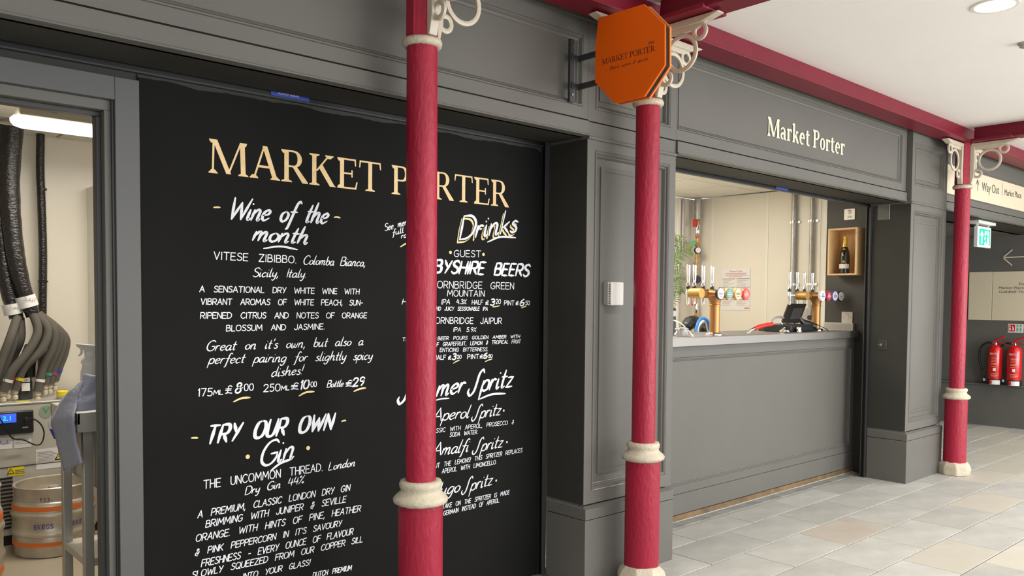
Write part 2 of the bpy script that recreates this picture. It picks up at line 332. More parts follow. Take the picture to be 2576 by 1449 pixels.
def painted_stroke(pts, hw, m, parent, name='underline', N=(0, -1, 0), off=.0007, label=None):
    P = [Vector(p) for p in pts]; U = (P[-1]-P[0]).normalized(); N = Vector(N); V = N.cross(U).normalized()
    if V.z < 0: V = -V
    if abs((P[-1]-P[0]).length) < 1e-6: return
    L = [((p-P[0]).dot(U), (p-P[0]).dot(V)) for p in P]
    if len(L) > 2: L = [(q.x, q.y) for q in catmull([Vector(a) for a in L], 5)]
    mb = MB(); ribbon(mb, L, hw, True, P[0], U, V, N, off); o = mb.build(name, m, parent, smooth=False)
    if label: o['label'] = label
    return o
# serif capitals and sign letters: thick / thin strokes with serifs, in units of 1/10 cap height
def serif_letter(ch, T=1.5, t=.55, soft=False):
    """returns (width, list of polygons)"""
    P = []
    def bar(x0, y0, x1, y1, w_):   # slanted bar with horizontal cut ends
        P.append([(x0-w_/2, y0), (x0+w_/2, y0), (x1+w_/2, y1), (x1-w_/2, y1)])
    def hs(xa, xb, y, up, s=t):  # serif slab centred xa..xb at y, thickness s, growing up (+1) or down (-1)
        xm = (xa+xb)/2; d = up
        P.append([(xa, y), (xb, y), (xb-.12, y+d*s*.7), (xm+.9, y+d*s*1.2), (xm+.6, y+d*s*2.0), (xm-.6, y+d*s*2.0), (xm-.9, y+d*s*1.2), (xa+.12, y+d*s*.7)])
    def arc(cx, cy, rx, ry, a0, a1, w0, w1, wm, n=18):
        out = []; inn = []
        for i in range(n+1):
            u = i/n; a = math.radians(a0+(a1-a0)*u); w_ = w0+(w1-w0)*u+(wm-(w0+w1)/2)*math.sin(PI*u)
            out.append((cx+rx*math.cos(a), cy+ry*math.sin(a))); inn.append((cx+(rx-w_)*math.cos(a), cy+(ry-min(w_, t*1.1+abs(math.cos(a))*(w_-t)))*math.sin(a)))
        for i in range(n): P.append([out[i], out[i+1], inn[i+1], inn[i]])
    if ch == 'M':
        bar(1.3, 0, 1.3+.3, 10, t*1.1); bar(1.9, 10, 6.1, 0.2, T); bar(6.0, 0.2, 9.9, 10, t*1.1); bar(10.6, 0, 10.3, 10, T); hs(0, 2.8, 0, 1); hs(9, 12.2, 0, 1); hs(.2, 2.6, 10, -1); hs(9.6, 11.8, 10, -1); W = 12.2
    elif ch == 'A':
        bar(1.4, 0, 4.7, 10, t*1.1); bar(8.3, 0, 4.9, 10.1, T*1.05); P.append([(2.6, 3.4), (7.2, 3.4), (7, 4.1), (2.8, 4.1)]); hs(0, 2.8, 0, 1); hs(6.7, 9.9, 0, 1); W = 9.7
    elif ch in 'RP':
        bar(2, 0, 2, 10, T); hs(.2, 3.9, 0, 1); hs(.2, 2.6, 10, -1); W = 7.4
        P.append([(2, 10), (4.6, 10), (4.6, 10-t), (2, 10-t)]); P.append([(2, 4.7), (4.6, 4.7), (4.6, 4.7+t), (2, 4.7+t)])
        arc(4.5, 7.35, 2.75, 2.65, 90, -90, t, t, T*1.02)
        if ch == 'R': P.append([(3.9, 5), (5.5, 5), (9.2, .5), (9.4, 0), (7.4, 0)]); W = 9.2
    elif ch == 'K':
        bar(2, 0, 2, 10, T); hs(.2, 3.9, 0, 1); hs(.2, 3.9, 10, -1); bar(2.8, 4.6, 7.2, 9.9, t*1.3); hs(5.8, 9, 10, -1); P.append([(3.5, 5.9), (4.9, 6.8), (9.2, .5), (9.9, 0), (7.6, 0)]); W = 9.7
    elif ch == 'E':
        bar(2, 0, 2, 10, T); hs(.2, 2.6, 0, 1); hs(.2, 2.6, 10, -1); P += [[(2, 10), (7.2, 10), (7.2, 10-t), (2, 10-t)], [(2, 0), (7.3, 0), (7.4, t), (2, t)], [(2, 4.8), (5.9, 4.8), (5.9, 4.8+t), (2, 4.8+t)],
            [(6.6, 10), (7.2, 10), (7.3, 7.7), (6.9, 7.7)], [(6.8, 0), (7.4, 0), (7.9, 2.5), (7.4, 2.5)], [(5.5, 3.9), (6, 3.9), (6, 6.3), (5.5, 6.3)]]; W = 8
    elif ch == 'T':
        bar(4.4, 0, 4.4, 10, T); hs(2.5, 6.3, 0, 1); P += [[(.4, 10), (8.4, 10), (8.4, 10-t), (.4, 10-t)], [(.3, 10), (.9, 10), (.5, 7.6), (.1, 7.6)], [(7.9, 10), (8.5, 10), (8.7, 7.6), (8.3, 7.6)]]; W = 8.8
    elif ch == 'O':
        arc(4.9, 5, 4.8, 5.2, 90, 270, t, t, T); arc(4.9, 5, 4.8, 5.2, 270, 450, t, t, T); W = 9.8
    elif ch == 'a':
        arc(2.3, 1.9, 2.1, 2.0, 70, 290, t, t*1.3, T*.8); bar(4.3, .3, 4.2, 4.6, T*.9); arc(2.6, 4.6, 2.35, 2.0, 0, 165, T*.9, t*1.4, t*1.2); P.append([(4, 1), (4.9, .9), (6.1, .5), (5.9, -.1), (4.8, -.1), (3.9, .3)]); P.append([(2.2, 3.2), (4.2, 3.9), (4.2, 3.2), (2.4, 2.5)]); W = 6
    elif ch == 'r':
        bar(1.6, 0, 1.6, 6.2, T*.95); hs(.1, 3.3, 0, 1, t*.9); P.append([(0, 6.2), (1.2, 6.7), (2.1, 6.7), (2.1, 5.6), (.1, 5.6)]); arc(3.7, 4.9, 1.9, 1.8, 60, 170, T*.7, t, t*1.4); P.append([(3.9, 6.7), (5.0, 6.4), (5.1, 5.1), (4.3, 4.9), (3.9, 5.4)]); W = 5.1
    elif ch == 'k':
        bar(1.6, 0, 1.6, 10, T*.95); hs(.1, 3.1, 0, 1, t*.9); P.append([(0, 9.9), (1.2, 10.4), (2.1, 10.4), (2.1, 9.2), (.1, 9.2)]); bar(2.4, 2.7, 4.9, 6.1, t*1.2); hs(3.6, 6.2, 6.4, -1, t*.8); P.append([(2.9, 3.4), (4.1, 4.3), (6.8, .4), (6.9, -.1), (5, -.1)]); W = 6.9
    elif ch == 'e':
        arc(3, 3.2, 2.9, 3.4, 0, 300, t*1.5, t, T*.95, 22); P.append([(.6, 3.1), (5.9, 3.4), (5.9, 4), (.7, 3.8)]); W = 6
    elif ch == 't':
        bar(2, .6, 2, 8.4, T*.95); P.append([(.2, 5.7), (4.4, 5.9), (4.4, 6.6), (.2, 6.3)]); arc(3.3, 1.6, 1.8, 1.8, 180, 320, T*.9, t, t*1.6); W = 4.9
    elif ch == 'o':
        arc(3.1, 3.2, 3, 3.4, 90, 270, t, t, T*.95); arc(3.1, 3.2, 3, 3.4, 270, 450, t, t, T*.95); W = 6.2
    return W, P
def serif_text(s, p0, p1, h, m, parent, name='letter', depth=.0, gap=.9, space=4.5, T=1.5, t=.55, one=False, off=.0008):
    p0, p1 = Vector(p0), Vector(p1); U = p1-p0; L = U.length; U.normalize(); N = U.cross(Vector((0, 0, 1))).normalized(); V = N.cross(U)
    if V.z < 0: V = -V
    ws = [space if c == ' ' else serif_letter(c, T, t)[0]+gap for c in s]; sx = L/(sum(ws)-gap); sy = h/10; x = 0; mb = MB()
    for c, wd in zip(s, ws):
        if c != ' ':
            if not one: mb = MB()
            for k, poly in enumerate(serif_letter(c, T, t)[1]):
                a = sum(poly[i][0]*poly[(i+1) % len(poly)][1]-poly[(i+1) % len(poly)][0]*poly[i][1] for i in range(len(poly)))
                if a < 0: poly = poly[::-1]
                pts = [p0+U*((x+q[0])*sx)+V*(q[1]*sy)+N*(off+depth+k*3e-6) for q in poly]
                if depth: mb.prism(pts, -N*depth)
                else: mb.add(pts, [tuple(range(len(pts)))])
            if not one: mb.build(name, m, parent, smooth=False)
        x += wd
    if one: return mb.build(name, m, parent, smooth=False)
def font_text(s, p0, p1, h, m, parent, name='lettering', label=None, off=.0008, depth=0):
    """plain sans lettering from Blender's built-in font, fitted between two baseline points"""
    cu = bpy.data.curves.new('t', 'FONT'); cu.body = s; cu.size = 1; cu.resolution_u = 3; to = bpy.data.objects.new('t', cu); COL.objects.link(to)
    me = bpy.data.meshes.new_from_object(to.evaluated_get(bpy.context.evaluated_depsgraph_get()), depsgraph=bpy.context.evaluated_depsgraph_get())
    bpy.data.objects.remove(to); bpy.data.curves.remove(cu)
    xs = [v.co.x for v in me.vertices]; x0, x1 = min(xs), max(xs)
    p0, p1 = Vector(p0), Vector(p1); U = p1-p0; L = U.length; U.normalize(); N = U.cross(Vector((0, 0, 1))).normalized(); V = N.cross(U)
    if V.z < 0: V = -V
    sx = L/(x1-x0); sy = h/.69
    vs = [p0+U*((v.co.x-x0)*sx)+V*(v.co.y*sy)+N*off for v in me.vertices]; fs = [tuple(p.vertices) for p in me.polygons]
    mb = MB(); mb.add(vs, fs); o = mb.build(name, m, parent, smooth=False); bpy.data.meshes.remove(me)
    if label: o['label'] = label
    return o
def plate(mb, p0, p1, h, th=.001):
    """thin rectangular sheet, bottom edge p0->p1, height h, front face on the plane, facing like the lettering"""
    p0, p1 = Vector(p0), Vector(p1); U = (p1-p0); N = U.cross(Vector((0, 0, 1))).normalized(); V = Vector((0, 0, h))
    mb.prism([p0, p1, p1+V, p0+V], N*th); return mb

# ================================================================ SETTING
YF = 2.89      # fascia face
YB = 3.20      # blackboard / track plane
YC = 2.72      # column line
# ---- floor
mb = MB(); mb.box(-6, -4.5, -.06, 16, 3.24, -.012); mb.box(7.73, 3.2, -.06, 16, 6, -.012)
floor = struct(mb.build('floor', 'grout'))
slab_me = {}
def slab(x0, x1, y0, y1, m='slab'):
    g = .003
    key = (round(x1-x0, 3), round(y1-y0, 3), m)
    if key not in slab_me:
        mb = MB(); a, b = x1-x0-2*g, y1-y0-2*g; e = .003
        P = [(0, 0, -.03), (a, 0, -.03), (a, b, -.03), (0, b, -.03), (0, 0, -e), (a, 0, -e), (a, b, -e), (0, b, -e), (e, e, 0), (a-e, e, 0), (a-e, b-e, 0), (e, b-e, 0)]
        F_ = [(8, 9, 10, 11)]+[(k+i, k+(i+1) % 4, k+4+(i+1) % 4, k+4+i) for k in (0, 4) for i in range(4)]
        mb.add(P, F_); o = mb.build('paving_slab', m, floor, smooth=False); slab_me[key] = o.data
    else:
        o = bpy.data.objects.new('paving_slab', slab_me[key]); COL.objects.link(o); o.parent = floor
    o.location = (x0+g, y0+g, random.uniform(-.001, .0006)); return o
rows = [(3.0, 3.24, 4.29), (2.665, 3.0, 4.605), (2.33, 2.665, 4.285), (1.985, 2.33, 4.57), (1.655, 1.985, 4.88), (1.32, 1.655, 4.56), (.985, 1.32, 4.86), (.65, .985, 4.57)]
nslab = 0
for ri, (y0, y1, xs) in enumerate(rows):
    k0 = -5
    for k in range(k0, 16 if ri < 5 else 12):
        x0 = xs+.645*k
        if x0 < 1.6 or (ri == 0 and x0 < 3.2) or x0 > 11.2: continue
        if y0 < 1.3 and x0 > 10: continue
        if ri == 0 and 6.9 < x0+.3 and x0 < 7.73 and x0 > 7.5: pass
        m = 'slab'
        cx_, cy_ = x0+.32, (y0+y1)/2
        if (ri, k) in ((4, 0), (5, 1), (3, 3), (2, 6), (3, 7), (1, 8), (4, 6)): m = 'slab2'
        elif ri == 2 and k == 1: m = 'slab3'
        elif x0 > 7.4 and random.random() < .45: m = 'slab2'
        slab(x0, x0+.645, y0, y1, m); nslab += 1
y = 3.24; i = 0
while y < 4.6:
    for k in range(6):
        x0 = 7.75+.645*k-(.3 if i % 2 else 0)
        if x0 < 7.73: slab(7.75, x0+.645, y, y+.335, 'slab2'); continue
        if x0 < 11.2: slab(x0, x0+.645, y, y+.335, 'slab2' if random.random() < .6 else 'slab')
    y += .335; i += 1
mb = MB(); mb.box(-5.2, -4.5, 0, -5, 3.2, 3.03); struct(mb.build('light_block_left', 'grey'))  # unseen wall added to cut the light coming from the left
# ---- hall ceiling
mb = MB(); mb.box(-6, -4.5, 3.03, 16, 2.68, 3.15)
ceil = struct(mb.build('ceiling', 'ceil'))
mb = MB(); mb.box(-6, 2.685, 3.03, 16, 6.6, 3.15); struct(mb.build('ceiling', 'ceil'))
# ---- end wall of the passage
XW = 11.22
mb = MB(); mb.box(XW, 1.2, 0, XW+.2, 6, 3.03)
wp = struct(mb.build('wall_passage_end', 'grey'))
mb = MB(); mb.box(XW-.035, 1.2, 0, XW, 6, .50); mb.build('plinth', 'grey', wp, bevel=.004)
mb = MB(); mb.box(XW-.055, 1.2, .50, XW, 6, .525); mb.build('ledge', 'grey', wp, bevel=.004)
mb = MB(); mb.box(XW-.03, 1.2, 2.33, XW, 6, 2.44); mb.box(XW-.05, 1.2, 2.44, XW, 6, 2.47); mb.build('cornice', 'grey', wp, bevel=.004)
mb = MB(); mb.box(7.70, 5.2, 0, 14, 5.3, 2.6); struct(mb.build('wall_passage_back', 'grey'))
mb = MB(); mb.box(7.70, 3.25, 2.349, XW, 5.2, 2.45); struct(mb.build('ceiling', 'grey'))
mb = MB(); mb.box(7.66, 3.3, 0, 7.70, 5.3, 2.6); struct(mb.build('wall_passage_left', 'grey'))
# wall above the fascias up to the ceiling
mb = MB(); mb.box(-3, 2.95, 2.93, 14, 3.25, 3.03); mb.box(-3, 2.97, 2.45, 14, 3.25, 2.93); struct(mb.build('wall_front', 'dark'))

# ================================================================ SHOPFRONT JOINERY
OG = [(0, 0), (.001, .003), (.004, .003), (.006, -.002), (.012, -.003), (.017, .002), (.020, .010), (.026, .013), (.031, .022), (.034, .030)]   # ogee moulding
PANEL = OG+[(.075, .030), (.0755, .022), (.100, .016), (.1005, .019), (.104, .018)]
def pier(x0, x1, yf, label, peel):
    t = empty('pier', ((x0+x1)/2, yf, 0), label, 'pier')
    mb = MB(); mb.box(x0-.004, yf-.018, 0, x1+.004, 3.163, .355); mb.build('plinth', 'grey', t, bevel=.003)
    mb = MB(); mb.box(x0-.005, yf-.020, .358, x1+.005, 3.163, .415)
    mb.add([(x0-.005, yf-.020, .415), (x1+.005, yf-.020, .415), (x1-.004, yf+.006, .428), (x0+.004, yf+.006, .428), (x0-.005, 3.163, .415), (x0+.004, 3.163, .428)], [(0, 1, 2, 3), (0, 3, 5, 4)])
    mb.build('plinth_cap', 'grey', t, bevel=.003)
    mb = MB(); mb.box(x0+.004, yf+.045, .42, x1-.004, 3.163, 2.45); mb.box(x0+.012, yf+.03, .40, x1-.012, 3.163, .45)
    mb.box(x0+.0008, yf+.051, .437, x0+.02, 3.163, 2.335); mb.box(x1-.02, yf+.051, .437, x1-.0008, 3.163, 2.43)
    mb.build('carcass', 'grey', t)
    mb = MB(); mb.box(x0-.0015, yf+.003, .437, x0-.0002, 3.163, 2.335); o = mb.build('dark_reveal', 'grey_board', t); o['label'] = 'darker reveal of the pier'  # thin sheet makes the reveal darker than the pier front
    a, b = x0+.055, x1-.055
    def fr(z0, z1, za, zb, nm):
        mb = MB(); mb.box(x0, yf, z0, a, yf+.05, z1); mb.box(b, yf, z0, x1, yf+.05, z1); mb.box(a, yf, z0, b, yf+.05, za); mb.box(a, yf, zb, b, yf+.05, z1)
        mb.build(nm, 'grey', t, smooth=False)
        mb = MB(); mb.frame(a, b, za, zb, yf, PANEL if zb-za > .6 else OG+[(.060, .030), (.0605, .024), (.075, .021)]); mb.build('moulded_panel', 'grey', t, ang=20)
    fr(.437, 2.335, .505, 2.285, 'frame')
    mb = MB(); mb.box(x0-(0 if peel else .006), yf-.012, 2.335, x1+(0 if peel else .006), yf+.06, 2.352); mb.build('astragal', 'grey', t, bevel=.004)
    fr(2.43 if peel else 2.352, 2.93, 2.49, 2.84, 'upper_frame')
    if peel:
        mb = MB(); mb.box(x0, yf, 2.352, x1, yf+.05, 2.424); mb.build('band', 'grey', t, bevel=.002)
        mb = MB(); mb.box(x0, yf+.02, 2.42, x1, yf+.05, 2.435); mb.build('shadow_gap', 'dark', t)
        mb = MB(); mb.profx(a+.001, b-.12, [(yf-.0035, .505), (yf+.004, .513), (yf+.002, .518), (yf+.018, .526), (yf+.022, .538), (yf+.026, .538), (yf+.03, .505)])
        o = mb.build('worn_moulding', mat('worn cream primer', (.52, .47, .38), .7, bump=.002, vary=.7, vscale=9, col2=(.10, .10, .095)), t); o['label'] = 'worn bare patch of moulding'
    mb = MB(); mb.box(x0, yf-.006, 2.93, x1, yf+.06, 2.95); mb.build('capping', 'grey', t, bevel=.003)
    return t
pier(3.115, 3.857, YF, 'dark grey panelled pier between the blackboard and the bar, behind the middle red column', True)
pier(6.99, 7.735, 2.845, 'dark grey panelled pier at the right end of the bar counter', False)
def fascia(x0, x1, a, b, zt, label, fm='grey'):
    t = empty('fascia', ((x0+x1)/2, YF, 2.35), label, 'fascia')
    mb = MB(); mb.box(x0, YF-.012, 2.357, x1, YF+.05, 2.424); mb.profx(x0, x1, [(YF-.018, 2.349), (YF-.020, 2.353), (YF-.018, 2.358), (YF+.05, 2.358), (YF+.05, 2.349)]); mb.build('lip', 'grey', t, bevel=.0015)
    mb = MB(); mb.box(x0, YF+.022, 2.42, x1, YF+.05, 2.437); mb.build('shadow_gap', 'dark', t)
    mb = MB(); mb.box(x0, YF, 2.434, x1, YF+.05, 2.49); mb.box(x0, YF, zt, x1, YF+.05, 2.93); mb.box(x0, YF, 2.49, a, YF+.05, zt); mb.box(b, YF, 2.49, x1, YF+.05, zt); mb.build('frame', 'grey', t, smooth=False)
    mb = MB(); mb.frame(a, b, 2.49, zt, YF, [(0, 0), (.001, .003), (.003, .003), (.005, -.003), (.011, -.003), (.016, .004), (.020, .012), (.028, .016), (.034, .024)]); mb.build('sign_panel', fm, t, ang=20)
    mb = MB(); mb.box(x0, YF-.008, 2.93, x1, YF+.06, 2.95); mb.build('capping', 'grey', t, bevel=.003)
    return t
fl = fascia(-2.5, 3.1135, -2.3, 3.075, 2.85, 'blank dark grey fascia above the blackboard')
fr_ = fascia(3.8585, 6.984, 3.868, 6.90, 2.90, 'dark grey fascia above the bar with ivory shop lettering')
fw = fascia(7.742, 11.16, 7.80, 11.1, 2.78, 'fascia with cream way out sign at the right edge')
mb = MB(); mb.box(7.79, YF+.004, 2.50, 11.1, YF+.022, 2.785); o = mb.build('cream_sign', 'signcream', fw); o['label'] = 'cream sign board'
# soffits, tracks
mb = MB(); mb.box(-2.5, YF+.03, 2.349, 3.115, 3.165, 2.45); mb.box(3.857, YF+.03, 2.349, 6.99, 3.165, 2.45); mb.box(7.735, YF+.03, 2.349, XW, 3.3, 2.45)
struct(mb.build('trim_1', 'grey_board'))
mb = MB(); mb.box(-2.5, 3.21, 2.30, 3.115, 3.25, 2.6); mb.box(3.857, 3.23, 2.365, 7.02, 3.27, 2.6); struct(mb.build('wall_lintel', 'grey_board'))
def shutter(x0, x1, zb, label):
    t = empty('roller_shutter', ((x0+x1)/2, 3.19, 0), label, 'shutter')
    mb = MB(); mb.box(x0+.03, 3.192, 2.334, x1-.03, 3.204, 2.40); mb.build('bottom_rail', 'dark', t)
    mb = MB(); mb.box(x0+.03, 3.186, 2.329, x1-.03, 3.208, 2.335); mb.build('rail_edge', 'track', t)
    for xa, xb, s in ((x0, x0+.03, 1), (x1-.03, x1, -1)):
        mb = MB(); mb.box(xa, 3.165, zb, xb, 3.172, 2.36); mb.box(xa, 3.20, zb, xb, 3.207, 2.36); o_ = xa if s > 0 else xb-.004; mb.box(o_, 3.172, zb, o_+.004, 3.20, 2.36)
        mb.build('guide_rail', 'track', t, bevel=.001)
        mb = MB(); q = xa+.004 if s > 0 else xb-.006; mb.box(q, 3.173, zb, q+.002, 3.199, 2.34); mb.build('brush_seal', 'dark', t)
    return t
sh1 = shutter(-2.4, 3.113, .0, 'raised roller shutter with dark guide rails above the blackboard')
sh2 = shutter(3.859, 6.988, .0, 'raised roller shutter with dark guide rails above the bar opening')
for nm, a, b, lab in (('a', (1.5310,3.1900,2.3429), (1.7034,3.1900,2.3378), 'blue repair sticker on shutter rail above the blackboard'), ('b', (5.4639,3.1900,2.3261), (5.6326,3.1900,2.3276), 'small blue repair sticker on shutter rail above the bar opening')):
    zz = 2.338
    mb = MB(); mb.box(a[0], 3.1895, zz, b[0], 3.1915, zz+.034)
    s = tag(mb.build('repair_sticker', 'bluetape'), lab, 'sticker')
    if nm == 'a': font_text('DOOR REF', (a[0]+.03, 3.189, zz+.010), (a[0]+.078, 3.189, zz+.010), .010, 'paper', s); font_text('0800', (a[0]+.083, 3.189, zz+.010), (a[0]+.125, 3.189, zz+.010), .010, 'paper', s)
# ---- facade board wall and door
mb = MB(); mb.box(.921, 3.215, 0, 3.115, 3.335, 2.31); mb.box(-2.5, 3.215, 0, -.02, 3.335, 2.31); mb.box(-2.5, 3.215, 2.24, 3.115, 3.335, 2.45); struct(mb.build('wall_board', 'grey_board'))
door = empty('door_1', (.47, 3.2, 0), '', ''); del door['label'], door['category']; struct(door)
mb = MB(); mb.box(.925, 3.178, 0, 1.01, 3.216, 2.298); mb.box(-.11, 3.178, 0, -.02, 3.216, 2.298); mb.box(-.02, 3.178, 2.215, .925, 3.216, 2.298); mb.build('architrave', mat('mid grey door paint', (.095, .095, .093), .5, bump=.0004, bscale=150), door, bevel=.002)
mb = MB(); mb.box(.895, 3.205, 0, .921, 3.335, 2.178); mb.box(-.02, 3.205, 0, .006, 3.335, 2.178); mb.box(-.02, 3.205, 2.178, .921, 3.335, 2.215); mb.build('door_lining', 'grey', door, bevel=.002)
mb = MB(); mb.box(.878, 3.245, 0, .8949, 3.29, 2.160); mb.box(.0061, 3.245, 0, .024, 3.29, 2.160); mb.box(.0061, 3.245, 2.160, .8949, 3.29, 2.1779); mb.build('door_stop', 'track', door, bevel=.002)
mb = MB(); mb.box(.917, 3.19, 0, .926, 3.206, 2.215); mb.build('weather_strip', 'dark', door)

# ================================================================ BLACKBOARD
bb = empty('menu_blackboard', (2.05, YB, 0), 'large black painted menu board with white and gold hand lettering', 'blackboard')
mb = MB(); mb.box(1.012, YB+.004, 0, 3.112, YB+.0125, 2.328); o = mb.build('backing_board', 'grey_board', bb); o['label'] = 'dull grey unpainted margin'
top = []; n = 90
for i in range(n+1):
    x = 3.045-(3.045-1.012)*i/n
    top.append((x, YB, 2.313+.003*math.sin(x*9)+.003*math.sin(x*23+1)+random.uniform(-.002, .002)+(.003 if x < 1.2 else 0)))
poly = [(1.012, YB, .0), (3.085, YB, .0), (3.088, YB, 1.2), (3.086, YB, 2.30)]+top
mb = MB(); mb.prism(poly, (0, .004, 0)); mb.build('black_paint', 'chalk', bb, smooth=False)
mb = MB(); mb.box(3.088, YB-.004, 0, 3.110, YB+.004, 2.33); mb.build('edge_strip', 'dark', bb)
serif_text('MARKET PORTER', (1.2722,3.2000,1.9945), (2.8499,3.2000,1.9877), .133, 'gold', bb, gap=.35, space=3.6)
